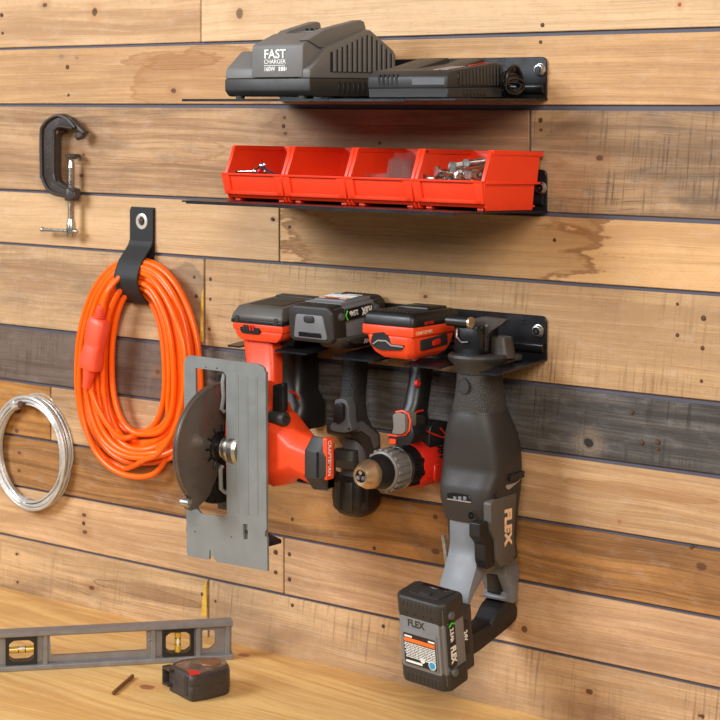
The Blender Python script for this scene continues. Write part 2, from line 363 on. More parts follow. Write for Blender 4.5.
BOARDS = [  # row, seams, boards left to right: (light, dark, stain, grain, saw, blotch, warp, knots, stains)
 (0, [sX(201, 25)], [((222, 178, 130), (176, 124, 76), (190, 132, 80), .5, .1, .35, .03, [knot(95, 12, .011, 1., (90, 60, 40), (180, 130, 84)), knot(45, 5, .006)], []),
                     ((228, 190, 144), (190, 144, 96), (206, 150, 92), .4, .12, .3, .02, [knot(240, 14, .014, 1.1, (120, 88, 62), (186, 140, 100)), knot(680, 5, .0045, 1, (150, 84, 40), (190, 130, 80))], [])]),
 (1, [], [((216, 168, 114), (172, 120, 74), (186, 128, 76), .5, .06, .4, .03, [knot(174, 91, .006), knot(62, 57, .007, .7, (150, 120, 96), (176, 136, 100)), knot(77, 58, .005, .8, (146, 116, 92), (176, 136, 100))], [(sX(205, 80), wp(205, 84)[1], .15, .055, lin_(160, 112, 66), .55, .3), (sX(175, 60), wp(175, 60)[1], .10, .014, lin_(150, 100, 56), .5, .3)])]),
 (2, [sX(530, 128)], [((204, 160, 114), (156, 110, 72), (128, 94, 66), .6, .18, .55, .035, [knot(82, 176, .006), knot(84, 155, .005, .8), knot(285, 118, .005, .8), knot(286, 134, .004)], [stain_shade_at(420, 130, .26, .11, (128, 96, 72), .3, .3), stain_shade_at(150, 150, .16, .02, (150, 104, 62), .5, .0)]),  # first wide patch paints the upper shelf's shadow into the board colour
                      ((190, 150, 108), (136, 102, 72), (84, 66, 52), .6, .95, .8, .03, [knot(541, 130, .0035), knot(600, 158, .006, .6)], [])]),
 (3, [sX(279.5, 235)], [((222, 180, 130), (192, 142, 92), (202, 150, 98), .45, .12, .3, .03, [knot(274, 220, .003)], []),
                        ((226, 178, 120), (190, 134, 80), (200, 142, 84), .4, .05, .3, .04, [], [(sX(430, 240), wp(430, 240)[1], sX(598, 240)-sX(430, 240), .085, lin_(140, 96, 58), .8, .34)])]),
 (4, [sX(205, 300)], [((202, 162, 116), (158, 114, 76), (130, 104, 80), .5, .35, .5, .03, [], [stain_shade_at(190, 305, .05, .06, (118, 100, 82), .3, .45)]),
                      ((208, 166, 116), (172, 128, 86), (142, 106, 72), .4, .7, .35, .015, [knot(426, 297, .004)], [])]),
 (5, [], [((118, 110, 104), (66, 60, 57), (50, 46, 44), .8, .85, .6, .02, [knot(589, 443, .011, .75, (24, 18, 16), (160, 138, 116)), knot(158, 372, .006)], [(sX(60, 360), wp(60, 360)[1], .3, .16, (118, 88, 66), .15, .4)])]),
 (6, [sX(51, 410)], [((196, 134, 62), (146, 90, 40), (112, 70, 36), .7, .1, .5, .05, [knot(18, 411, .009, .6), knot(17, 431, .006)], []),
                     ((214, 170, 120), (168, 122, 80), (176, 126, 80), .55, .12, .4, .05, [knot(620, 522, .006, .9, (150, 110, 80), (176, 130, 88))], [stain_shade_at(640, 492, .1, .008, (160, 112, 66), .5, .3)])]),
 (7, [], [((188, 130, 68), (134, 86, 44), (110, 72, 40), .65, .1, .55, .05, [knot(20, 453, .005), knot(20, 471, .005), knot(702, 567, .009, .7), knot(545, 518, .004), knot(436, 517, .006, .8), knot(436, 552, .007)], [])]),
 (8, [sX(284, 555)], [((226, 180, 128), (182, 132, 86), (178, 124, 78), .55, .1, .35, .03, [knot(84, 515, .006), knot(85, 532, .006), knot(32, 605, .003)], []),
                      ((220, 174, 128), (172, 124, 84), (156, 112, 76), .5, .2, .35, .05, [knot(525, 629, .008, 1.)], [stain_shade_at(430, 575, .2, .02, (176, 124, 78), .4, .1)])]),
 (9, [sX(209, 590)], [((222, 180, 128), (176, 130, 84), (134, 100, 70), .5, .4, .6, .03, [knot(92, 588, .006, .5), knot(18, 554, .003), knot(18, 582, .003)], [stain_shade_at(150, 594, .12, .008, (100, 70, 44), .5, .25)]),
                      ((218, 176, 128), (172, 128, 88), (126, 94, 68), .45, .7, .55, .02, [knot(590, 692, .006, .6), knot(700, 716, .004, .9)], [])]),
]
GEN = [((210, 165, 115), (168, 120, 76), (150, 104, 66), .5, .2, .4, .03, [], []), ((190, 140, 86), (140, 96, 56), (120, 84, 52), .6, .2, .4, .03, [], []), ((218, 176, 128), (180, 132, 88), (170, 120, 78), .45, .1, .3, .03, [], [])]
wall_bm = MB(); wall_mats = []
wall_me_parts = []
def board(row, xa, xb, mat_args, idx):
    m = wood('board_wood_%d' % idx, *mat_args[:7], knots=mat_args[7], stains_shade=mat_args[8])
    r2 = random.Random(idx*13+1); fy = -r2.uniform(0, .0018)
    g = .0014
    pts = [(xa+g, lz(row, xa, 1)), (xb-g, lz(row, xb, 1)), (xb-g, lz(row-1, xb, -1)), (xa+g, lz(row-1, xa, -1))]
    b = MB().prism(pts, 'y', fy, .0032, .0009, 1).bm
    me = bpy.data.meshes.new('t'); b.to_mesh(me); b.free()
    wall_mats.append(m); k = len(wall_mats)-1
    me.polygons.foreach_set('material_index', [k]*len(me.polygons))
    wall_bm.bm.from_mesh(me); bpy.data.meshes.remove(me)
idx = 0
for row, seams, bs in BOARDS:
    xs = [XA]+seams+[XB]
    for i, ba in enumerate(bs):
        idx += 1; board(row, xs[i], xs[i+1], ba, idx)
for row in (-1, -2, -3, -4, 10, 11, 12, 13, 14, 15, 16, 17):
    idx += 1; board(row, XA, XB, GEN[idx % 3], idx)
back_m = plastic('backing_sheet', (84, 82, 94), .6)
wall_mats.append(back_m)
b = MB().box((XA, .0034, 0), (XB, .03, 2.4)).bm; me = bpy.data.meshes.new('t'); b.to_mesh(me); b.free()
me.polygons.foreach_set('material_index', [len(wall_mats)-1]*len(me.polygons)); wall_bm.bm.from_mesh(me)
wall = wall_bm.build('wall_back', wall_mats[0], smooth=0)
for m in wall_mats[1:]: wall.data.materials.append(m)
wall['kind'] = 'structure'
# board ends with a smear of old yellow paint
ym = plastic('old_yellow_paint', (212, 170, 60), .7, var=.3, vscale=80)
for (u0, v0, v1, w) in ((207.6, 580, 617, .0115), (204.4, 288, 342, .007)):
    x, z0 = wp(u0, v1); _, z1 = wp(u0, v0)
    o = MB().prism(rounded([(x-w, z0), (x, z0), (x, z1), (x-w*.6, z1-.01)], .002), 'y', -.0022, -.0017).build('paint_smear', ym, wall)
# nail heads in the boards
nail_bm = MB().revolve((0, -.0022, 0), (0, 1, 0), [(0, .0008), (.0004, .0034), (.0014, .0038), (.004, .0036)], 12)
nail = nail_bm.build('nail_head', M['rust'], wall)
NAILS = [(2, 15), (3, 33), (68, 67), (69, 95), (541, 42), (543, 25), (197, 296), (211, 299), (210, 329), (195, 327), (211, 279), (195, 277), (273, 219), (290, 227), (678, 304), (704, 318), (678, 335), (703, 348),
         (702, 381), (632, 412), (658, 442), (658, 449), (642, 442), (276, 552), (290, 554), (276, 572), (290, 579), (203, 594), (216, 601), (384, 626), (293, 605), (17, 554), (18, 582), (84, 523), (293, 519), (375, 548), (380, 143), (284, 126), (541, 120), (555, 240), (703, 716), (692, 547)]
for i, (u, v) in enumerate(NAILS):
    x, z = wp(u, v); o = nail if i == 0 else dup(nail, parent=wall)
    o.location = (x, -.0008, z); o.scale = (random.Random(i).uniform(.55, .92),)*3
# ------------------------------------------------------------------ floor and workbench
fm = plastic('concrete', (130, 126, 120), .8, bump=.3, bscale=120, var=.12, vscale=6)
fl = MB().box((-3.2, -5, -.05), (3.2, .032, 0)).build('floor', fm); fl['kind'] = 'structure'
bench = thing('workbench', 'pale pine plywood workbench along the foot of the board wall', 'workbench', (-.2, -.42, 0))
kx, ky, _ = atz(147, 687, .9); k2 = atz(244, 655, .9)
bw = wood('bench_plywood', (255, 210, 128), (238, 170, 86), (214, 148, 76), .6, .0, .35, .12, knots=[(kx, ky, .0095, .75, (158, 98, 58), (188, 122, 68)), (k2.x, k2.y, .008, .7, (176, 110, 62), (196, 134, 76))], rough=.5, flat=True, bump=.25)
MB().box((-1.45, -.86, .872), (1.05, -.001, .9), .002).build('worktop', bw, bench)
leg_m = wood('bench_leg_wood', (214, 165, 108), (172, 122, 74), (160, 110, 66), .6)
for x in (-1.36, .96):
    for y in (-.78, -.08): MB().box((x-.045, y-.045, 0), (x+.045, y+.045, .872), .003).build('leg', leg_m, bench)
MB().box((-1.36, -.825, .77), (.96, -.787, .871), .003).build('apron', leg_m, bench)
MB().box((-1.36, -.78, .2), (.96, -.08, .225), .003).build('lower_shelf', leg_m, bench)
# ------------------------------------------------------------------ wall shelves and tool rack (sheet steel, 18 in wide)
SL, SR = -.1455, .3135
def flange(name, zt, zb, par, top_r=.009):
    """turned-up back flange with a pressed channel along its foot"""
    mb = MB()
    mb.prism(rounded([(SL, zb), (SR, zb), (SR, zt), (SL, zt)], [.001, .001, top_r, top_r], 5), 'y', -.0045, -.001, .0006, 1)
    h = (zt-zb)
    mb.prism(rounded([(-.0045, zb+h*.12), (-.0105, zb+h*.2), (-.0105, zb+h*.34), (-.0045, zb+h*.42)], .003), 'x', SL+.002, SR-.0025, .0006, 1)
    return mb.build(name, M['powder'], par)
def screw(x, z, y, par, name='screw'):
    o = MB().revolve((x, y, z), (0, -1, 0), [(0, .0086), (.001, .0086), (.0014, .0076), (.004, .0074), (.0052, .0066), (.0054, .0056), (.0044, .0052)], 24).build(name, M['zinc'], par)
    MB().revolve((x, y-.002, z), (0, -1, 0), [(0, .0056), (.0028, .0056)], 20).build('socket', M['black_gloss'], o)
    MB().revolve((x, y-.0035, z), (0, -1, 0), [(0, .0022), (.0022, .0022), (.0022, .0012), (.001, .001)], 6).build('recess_pin', M['iron'], o)
    return o
# upper shelf
shelf1 = thing('wall_shelf', 'upper black steel wall shelf carrying the two battery chargers', 'shelf', (.083, 0, 1.70), 'black steel wall shelves')
MB().box((SL, -.2045, 1.699), (SR, -.001, 1.7012)).prism([(-.205, 1.6978), (-.2035, 1.6978), (-.2035, 1.7012), (-.205, 1.7012)], 'x', SL, .236).build('shelf_plate', M['powder'], shelf1)
flange('back_flange', 1.7555, 1.6995, shelf1)
screw(aty(540, 70, -.005).x, aty(540, 70, -.005).z, -.0044, shelf1)
# middle shelf: hangs a little nose-up
TILT = .033
def mz(y): return 1.5565 - y*TILT
shelf2 = thing('wall_shelf', 'middle black steel wall shelf under the row of red bins', 'shelf', (.083, 0, 1.556), 'black steel wall shelves')
mb = MB().prism([(-.001, mz(0)-.0022), (-.001, mz(0)), (-.205, mz(-.205)), (-.205, mz(-.205)-.0022)], 'x', SL, SR)
mb.prism([(-.2055, mz(-.205)-.0042), (-.2035, mz(-.205)-.0042), (-.2035, mz(-.205)), (-.2055, mz(-.205))], 'x', SL+.008, SR)
mb.build('shelf_plate', M['powder'], shelf2)
flange('back_flange', 1.6095, 1.5545, shelf2)
screw(aty(541, 188, -.005).x, aty(541, 188, -.005).z, -.0044, shelf2)
# toothed tool rack
RZ = lambda y: 1.3655 + y*.07
rack = thing('tool_rack', 'black steel toothed rack that the cordless tools hang from', 'tool rack', (.083, 0, 1.36))
RD = -.115
edge = [(SL, -.002), (SL, RD), (-.122, RD), (-.122, -.02), (-.058, -.02), (-.058, RD), (.0, RD), (.0, -.02), (.045, -.02), (.045, RD), (.117, RD), (.117, -.02), (.165, -.02), (.165, RD), (.222, RD), (.222, -.02), (.285, -.02), (.285, RD), (SR, RD), (SR, -.002)]
rr = [0, .003, .003, .012, .012, .003, .003, .012, .012, .003, .003, .012, .012, .003, .003, .012, .012, .003, .003, 0]
sh = Matrix(((1, 0, 0, 0), (0, 1, 0, 0), (0, .07, 1, 1.3655), (0, 0, 0, 1)))
MB().prism(rounded(edge, rr, 4), 'z', -.0024, 0, M=sh).build('rack_plate', M['powder'], rack)
flange('back_flange', 1.42, 1.364, rack)
screw(aty(538, 331, -.005).x, aty(538, 331, -.005).z, -.0044, rack)
# ------------------------------------------------------------------ large grey charger
cz = 1.7012
ch = thing('battery_charger', 'large grey fast charger with vented right side on the upper shelf', 'battery charger', (-.0, -.1, cz))
y0 = -.19; xl, xr = -.0805, .0707
zsp = 1.7281
# lower dark shell
lo = [(-.19, zsp), (-.19, cz+.0105), (-.182, cz+.003), (-.022, cz+.003), (-.012, cz+.012), (-.0115, zsp)]
MB().prism(lo, 'x', xl, xr, .0022, 2).build('lower_shell', M['charger_bot'], ch)
for fx in (xl+.018, xr-.022):
    for fy in (-.178, -.035): MB().cyl((fx, fy, cz), (fx, fy, cz+.004), .006, 14).build('foot', M['rubber'], ch)
# upper shell: side tier profile, then raised middle block
xm0, xm1 = aty(251.8, 60, y0).x, aty(303, 60, y0).x
up = [(-.19, zsp)]+YZ([(310, 69), (313.5, 66.2), (328, 47.5), (366, 29.5), (371, 30), (394.5, 51)], xr)+[(-.0115, 1.752), (-.0115, zsp)]
us = MB().prism(up, 'x', xm1-.01, xr, .0025, 2)
lz_ = YZ([(226, 69), (228, 66.5), (241, 51.5)], xl)
us.prism([(-.19, zsp)]+lz_+[(-.05, lz_[2][1]+.001), (-.0135, 1.747), (-.0115, zsp)], 'x', xl, xm0+.01, .0025, 2)
mid = [(-.1915, zsp+.001)]+YZ([(303, 46), (304.5, 43), (324, 32.5), (337, 31.5)], xm1)+[(-.06, 1.7895), (-.03, 1.776), (-.03, zsp)]
us.prism(mid, 'x', xm0, xm1, .003, 2)
upper = us.build('upper_shell', M['charger_top'], ch)
# dock rails rising to the rear
MB().prism([(-.16, 1.768)]+YZ([(306, 40), (324, 29), (359, 20), (362.5, 21.5), (364.5, 30)], xm1)+[(-.06, 1.775)], 'x', xm1-.014, xm1+.0035, .0018, 2).build('dock_rail', M['charger_top'], ch)
MB().prism([(-.15, 1.775)]+YZ([(285, 34), (289, 30.5), (317.5, 21.5), (320.5, 22.5), (322, 30)], xm0+.016)+[(-.05, 1.775)], 'x', xm0-.001, xm0+.016, .0018, 2).build('dock_rail', M['charger_top'], ch)
tb = MB().box((xm0+.02, -.13, 1.784), (xm1-.016, -.08, 1.7925), .001)
for k in range(5): tb.box((xm0+.022+k*.009, -.11, 1.79), (xm0+.0255+k*.009, -.075, 1.7965), .0004, 1)
tb.build('terminal_block', M['black'], ch)
# cooling slots: ribs over a dark recess on the right face
def zs_top(y):
    pr = sorted(YZ([(326, 51), (329, 48.5), (366, 30.5), (371, 31), (394.5, 52.5)], xr))
    for (a, za), (b, zb) in zip(pr, pr[1:]):
        if a <= y <= b: return za+(zb-za)*(y-a)/(b-a)
    return 1.755
vm = MB(); rb = MB()
for k in range(13):
    y = -.1465 + k*.0105
    zt = zs_top(y)-.006; zb = 1.7365
    rb.prism(rounded([(y+.0022, zb), (y+.0078, zb), (y+.0078, zs_top(y+.005)-.0035), (y+.0022, zt)], .0012, 2), 'x', xr-.004, xr+.0026, .0008, 1)
    vm.box((xr-.003, y-.0024, zb), (xr+.0007, y+.0024, zt))
vm.build('vent_slots', M['black'], ch); rb.build('vent_ribs', M['charger_top'], ch)
vm = MB()
for k in range(8): vm.box((xr-.003, -.132+k*.0105, 1.707), (xr+.0006, -.1275+k*.0105, 1.7235), .0003, 1)
vm.build('vent_slots', M['black'], ch)
RX, UZ = V((1, 0, 0)), V((0, 0, 1))
tx = aty(264.5, 58, y0).x; yf = y0-.001
text('FAST', .0165, (tx, yf, aty(264.5, 58.4, y0).z), RX, UZ, M['white'], ch, bold=.018, sx=1.06)
text('CHARGER', .0078, (tx, yf, aty(264.5, 63.8, y0).z), RX, UZ, M['white'], ch, bold=.004, sx=1.08)
MB().box((tx, yf-.0003, aty(264, 65.8, y0).z), (aty(285.5, 60, y0).x, yf+.0004, aty(264, 65.3, y0).z)).build('underline', M['white'], ch)
text('160W', .0086, (tx, yf, aty(264.5, 71.2, y0).z), RX, UZ, M['white'], ch, bold=.012, sx=.9)
bt = MB(); bx = aty(279.3, 60, y0).x; z1, z2 = aty(277, 71, y0).z, aty(277, 66.8, y0).z
for k in range(3): bt.box((bx+k*.0042, yf-.0003, z1), (bx+k*.0042+.0028, yf+.0004, z2))
bt.box((bx+.0126, yf-.0003, z1+.001), (bx+.0136, yf+.0004, z2-.001))
bt.build('battery_symbol', M['white'], ch)
# ------------------------------------------------------------------ small black charger
sc = thing('battery_charger', 'smaller black charger with coiled lead on the upper shelf, right of the grey charger', 'battery charger', (.22, -.1, cz))
y0 = -.18; xl, xr = .158, .284
zf = 1.7287
prof = [(y0, cz+.0025), (y0, zf), (-.17, 1.7335), (-.075, 1.7465), (-.062, 1.7455), (-.0595, 1.741), (-.0595, cz+.0025)]
low = [(y0, cz+.004), (y0, cz+.0125), (-.0595, cz+.0185), (-.0595, cz+.002), (-.17, cz+.002)]
MB().prism([(y0+.002, cz+.001), (y0+.001, 1.7145), (-.061, 1.7165), (-.061, cz+.001)], 'x', xl+.0005, xr-.0005, .0012, 1).build('lower_shell', M['dgrey'], sc)
MB().prism([(y0, 1.7142), (y0, zf), (-.168, 1.7365), (-.075, 1.7475), (-.062, 1.7455), (-.0595, 1.741), (-.0595, 1.7165)], 'x', xl, xr, .0022, 2).build('upper_shell', M['dgrey'], sc)
# sloping dock with raised rail
MB().prism([(-.165, 1.735), (-.075, 1.7545), (-.072, 1.753), (-.07, 1.744)], 'x', xl+.004, xl+.05, .001, 1).build('dock_rail', M['dgrey'], sc)
MB().prism([(-.165, 1.733), (-.085, 1.7525), (-.08, 1.751), (-.078, 1.742)], 'x', xl+.075, xl+.112, .001, 1).build('dock_rail', M['dgrey'], sc)
# front vents
vm = MB(); ax = aty(378, 80, y0).x
for k in range(5): vm.box((ax+k*.0069, y0-.0004, aty(380, 85.2, y0).z), (ax+k*.0069+.0036, y0+.002, aty(380, 75.2, y0).z+.001))
vm.build('vent_slots', M['black_gloss'], sc)
lg = MB().box((aty(412, 80, y0).x, y0-.0005, aty(412, 85, y0).z), (xr-.004, y0+.001, zf-.0015), .0003, 1); lg.build('front_panel', M['mgrey'], sc)
# side vents
vm = MB(); rb = MB()
for k in range(13):
    y = -.158+k*.0074
    vm.box((xr-.002, y, 1.7185), (xr+.0005, y+.003, 1.7345+.0065*k/12), .0003, 1)
    rb.prism(rounded([(y+.003, 1.7175), (y+.0068, 1.7175), (y+.0068, 1.737+.0065*k/12), (y+.003, 1.7365+.0065*k/12)], .001, 2), 'x', xr-.001, xr+.0016, .0005, 1)
for k in range(7): vm.box((xr-.002, -.145+k*.0074, 1.7045), (xr+.0005, -.1415+k*.0074, 1.7125), .0003, 1)
vm.build('vent_slots', M['black_gloss'], sc); rb.build('vent_ribs', M['dgrey'], sc)
# labels on the slope
def slope_patch(x0, x1, ya, yb, dx, mat, nm):
    f = lambda y: 1.7365+(y+.168)*(.011/.093)
    b = MB(); P = [V((x0, ya, f(ya)+.0003)), V((x1, ya, f(ya)+.0003)), V((x1+dx, yb, f(yb)+.0003)), V((x0+dx, yb, f(yb)+.0003))]
    b.rings([[p for p in P], [p+V((0, 0, .0006)) for p in P]]); return b.build(nm, M[mat], sc)
slope_patch(.252, .261, -.166, -.128, 0, 'smoke', 'grey_label'); slope_patch(.264, .2745, -.166, -.128, 0, 'smoke', 'grey_label')
slope_patch(.262, .276, -.118, -.082, 0, 'red', 'red_label')
# coiled mains lead, bundled behind the charger
rr = random.Random(3); pts = []
x0, z0 = .288, 1.7205
for k in range(5):
    L = .062+rr.uniform(-.012, .012); w_ = .008+k*.0022; zz = .003*k
    for j in range(16):
        a = 2*math.pi*j/16
        pts.append((x0+.002+rr.uniform(-.0006, .0006)+.0038*((k*2) % 3)*.6, -.05+L*.5*math.cos(a)*.62, z0+zz-.006+w_*math.sin(a)))
lead = MB().tube([(.275, -.06, 1.712), (.281, -.052, 1.708), (.286, -.046, 1.706)]+[(p[0], p[1], max(p[2], cz+.0035)) for p in pts], .0026, 8)
lead.build('power_lead', M['black_gloss'], sc)
# ------------------------------------------------------------------ stacking bins (local: x right, y depth with 0 at back, z up)
BW = .106
def bin_mesh():
    mb = MB(); t = .0022
    d0, df, dl, dr = -.118, -.121, -.131, -.108   # foot front, corner, lip, rim front
    h, hl = .0752, .0368
    side = [(-.019, 0), (d0, 0), (df, .006), (df-.004, hl), (dr, h), (0, h), (0, h-.006), (-.008, h-.010), (-.011, .036)]
    for x0, x1 in ((0, t), (BW-t, BW)): mb.prism(side, 'x', x0, x1, .0006, 1)
    mb.prism([(-.0195, 0), (-.016, 0), (-.006, h), (-.0095, h)], 'x', 0, BW, .0006, 1)                         # back wall
    mb.box((t, d0+.002, .004), (BW-t, -.008, .0065))                          # floor
    for x0 in (.008, BW-.018): mb.box((x0, d0+.004, 0), (x0+.01, -.012, .0045), .0008, 1)   # feet rails
    # rim: thick rolled edges round the hopper mouth
    for xa, xb in ((-.0016, .004), (BW-.004, BW+.0016)):
        mb.prism([(dr-.002, h-.005), (dr-.002, h+.001), (.003, h+.001), (.003, h-.006)], 'x', xa-.001, xb+.0018 if xa > 0 else xb, .0008, 1)
        mb.prism([(df-.006, hl-.001), (dr-.004, h), (dr+.004, h), (df+.003, hl-.001)], 'x', xa, xb, .0008, 1)
        mb.prism([(df-.003, hl-.0035), (df-.003, hl), (-.004, hl), (-.004, hl-.0035)], 'x', xa-.0012 if xa < 0 else xa, xb+.0022 if xa > 0 else xb, .0006, 1)
    for xa, xb in ((-.0018, .001), (BW-.001, BW+.0018)): mb.prism([(df-.002, hl-.003), (dr, h), (-.002, h), (-.009, hl-.003)], 'x', xa, xb, .0006, 1)
    mb.box((-.0016, -.010, h-.007), (BW+.0016, .003, h+.001), .0008, 1)
    # front wall: leaning frame with a recessed label panel
    fr = lambda z: df-.002-(z-.008)*.28
    zl, zh = .0085, hl+.001
    def slab(xa, xb, za, zb, off, th, xa2=None, xb2=None):
        xa2 = xa if xa2 is None else xa2; xb2 = xb if xb2 is None else xb2
        P = lambda x, z, o: V((x, fr(z)-o, z))
        mb.rings([[P(xa, za, off), P(xb, za, off), P(xb2, zb, off), P(xa2, zb, off)], [P(xa, za, off-th), P(xb, za, off-th), P(xb2, zb, off-th), P(xa2, zb, off-th)]], bev=.0005)
    slab(.003, BW-.003, zl, zh, .0, .0026, -.001, BW+.001)
    slab(.003, BW-.003, zl, zl+.0045, .0022, .004); slab(-.0003, .012, zl, zh, .0022, .004, -.002, .012) ; slab(BW-.012, BW+.0003, zl, zh, .0022, .004, BW-.012, BW+.002)
    slab(.0, BW, zh-.003, zh, .003, .006)
    mb.prism([(d0, .004), (df-.002, .0085), (df+.002, .0085), (d0+.004, .004)], 'x', .004, BW-.004)
    return mb
def sh_z(y): return mz(y)
b0 = None; BINX = [.2015-.11*(3-i) for i in range(4)]
LB = ['red plastic bin, leftmost of the row, with a steel rod showing inside', 'empty-looking red plastic bin, second from the left in the row', 'red plastic bin holding clear plastic bags, third from the left', 'red plastic bin heaped with silver screws, at the right end of the row']
BY = -.0115
bins = []
for i in range(4):
    if i == 0:
        b0 = bin_mesh().build('storage_bin', M['bin_red'], origin=(0, 0, 0)); o = b0
    else: o = dup(b0)
    o.location = (BINX[i], BY, mz(BY)+.0004); o.rotation_euler = (-TILT, 0, 0)
    tag(o, LB[i], 'storage bin', 'red stacking bins on the middle shelf'); bins.append(o)
def inbin(i, x, y, z):
    """local bin coordinates -> world"""
    return V((BINX[i], BY, mz(BY)+.0004)) + Matrix.Rotation(-TILT, 3, 'X') @ V((x, y, z))
# ------------------------------------------------------------------ screws heaped in the right-hand bin
def screw_mesh(L, r, hr, tip=True, hexa=False):
    mb = MB(); mb.revolve((0, 0, 0), (1, 0, 0), [(0, hr), (.0022, hr), (.0034 if not hexa else .0022, r*1.1)], 6 if hexa else 14)
    prof = [(.002, r*.8)]; n = int((L-.008)/.0022)
    for k in range(n): prof += [(.005+k*.0022, r*.72), (.005+k*.0022+.0011, r*1.08)]
    prof += [(L, r*.15 if tip else r*.8)]
    mb.revolve((0, 0, 0), (1, 0, 0), prof, 10); return mb
def aim(o, p, q, roll=0):
    o.location = p; o.rotation_euler = (V(q)-V(p)).to_track_quat('X', 'Z').to_euler()
hb = MB(); rr = random.Random(11)
for k in range(170):
    x, y = rr.uniform(.012, BW-.012), rr.uniform(-.098, -.03); zz = rr.uniform(.012, .05)
    p = inbin(3, x, y, zz); a = rr.uniform(0, 6.28); L = rr.uniform(.018, .026); d = V((math.cos(a)*L*.5, math.sin(a)*L*.5, rr.uniform(-.004, .004)))
    q0, q1 = p-d, p+d
    for q in (q0, q1):
        q.x = min(max(q.x, BINX[3]+.006), BINX[3]+BW-.006); q.y = min(max(q.y, -.12), -.038)
    hb.cyl(q0, q1, .0022, 7); hb.cyl(q0-d*.04, q0+d*.06, .0042, 8)
fh = hb.build('fastener_heap', M['steel'], origin=inbin(3, .05, -.06, .01))
tag(fh, 'heap of small zinc fasteners filling the right-end red bin', 'fasteners', kind='stuff')
SCR = [  # pixel head, y head, pixel tip, y tip, length kind, material, label
 ((452, 167), -.118, (486, 160.5), -.055, 'big', 'zinc', 'long grey lag screw lying across the top of the screw heap'),
 ((447, 175), -.125, (486, 165), -.07, 'thin', 'copper', 'copper-coloured nail lying across the screws in the right-end bin'),
 ((459, 176), -.125, (479, 181.5), -.1, 'thin', 'copper', 'short copper-coloured pin low in the front of the screw heap'),
 ((436, 171), -.125, (447, 172), -.09, 'disc', 'steel', 'bright round-headed bolt facing forward in the screw heap'),
 ((424.5, 178.5), -.124, (437, 178.5), -.1, 'hex', 'zinc', 'zinc bolt lying at the left front corner of the screw heap'),
 ((466, 163), -.105, (484, 161), -.06, 'hex', 'steel', 'bright hex-headed screw in the middle of the screw heap'),
 ((474, 175), -.12, (486, 166), -.085, 'thin', 'brown', 'thin brown nail rising at the right of the screw heap'),
 ((468, 175), -.12, (462, 171), -.08, 'hex', 'steel', 'small bright screw head under the copper nail in the bin'),
]
for (h_, yh, t_, yt, kd, mt, lb) in SCR:
    p, q = aty(*h_, yh), aty(*t_, yt); L = (q-p).length
    mb = {'big': lambda: screw_mesh(L, .0042, .0075, True, True), 'thin': lambda: MB().revolve((0, 0, 0), (1, 0, 0), [(0, .0036), (.0012, .0036), (.0014, .0018), (L-.004, .0018), (L, .0003)], 10),
          'disc': lambda: MB().revolve((0, 0, 0), (1, 0, 0), [(0, .0066), (.002, .0072), (.0026, .0034), (L, .003)], 20), 'hex': lambda: screw_mesh(L, .003, .0058, True, True)}[kd]()
    o = mb.build('screw' if kd != 'thin' else 'nail', M[mt], origin=(0, 0, 0)); tag(o, lb, 'screw' if kd != 'thin' else 'nail', 'loose fasteners on the heap in the right-end bin')
    if kd == 'disc': q = p+V((.012, .03, -.006))
    aim(o, p, q)
# rod with ball joints in the left bin
rod = thing('ball_joint_rod', 'white steel rod with ball ends lying in the leftmost red bin', 'rod', aty(255, 172, -.115))
pa, pb, pc = aty(228.5, 171.8, -.122), aty(255, 171.3, -.112), aty(261.5, 165.5, -.1)
MB().cyl(pa, pb, .0019, 12).ball(pa, .0026).build('rod', M['steel'], rod)
MB().ball(pb, .0048).build('ball', M['steel'], rod)
MB().cyl(pb, pc, .0026, 10).ball(pc, .004).ball(pc+V((.006, 0, .001)), .0032).build('elbow', M['steel'], rod)
for (a, b_, ya, yb, mt, nm, lb) in (((262, 168), (275, 175.5), -.1, -.085, 'bluecap', 'driver_bit', 'blue-sleeved driver bit leaning in the leftmost red bin'), ((258, 170), (264, 175), -.112, -.1, 'red', 'driver_bit', 'small red-sleeved driver bit beside the white rod in the leftmost bin'), ((264, 170), (270, 175), -.108, -.1, 'copper', 'driver_bit', 'tan driver bit between red and blue ones in the leftmost bin')):
    p, q = aty(*a, ya), aty(*b_, yb)
    q = q+(q-p)*1.2
    o = MB().revolve((0, 0, 0), (1, 0, 0), [(0, .0015), (.001, .0028), ((q-p).length*.7, .0028), ((q-p).length*.75, .0018), ((q-p).length, .0018)], 10).build(nm, M[mt], origin=(0, 0, 0))
    tag(o, lb, 'driver bit', 'driver bits in the leftmost bin'); aim(o, p, q)
# heap under the rod so that it lies on something
hb = MB()
for k in range(60):
    x, y = rr.uniform(.012, BW-.02), rr.uniform(-.098, -.035); zz = rr.uniform(.009, .03)
    p = inbin(0, x, y, zz); a = rr.uniform(0, 6.28); d = V((math.cos(a)*.009, math.sin(a)*.009, rr.uniform(-.003, .003))); hb.cyl(p-d, p+d, .0022, 7)
tag(hb.build('fastener_heap', M['zinc'], origin=inbin(0, .05, -.06, .01)), 'small fasteners lying low in the leftmost red bin', 'fasteners', kind='stuff')
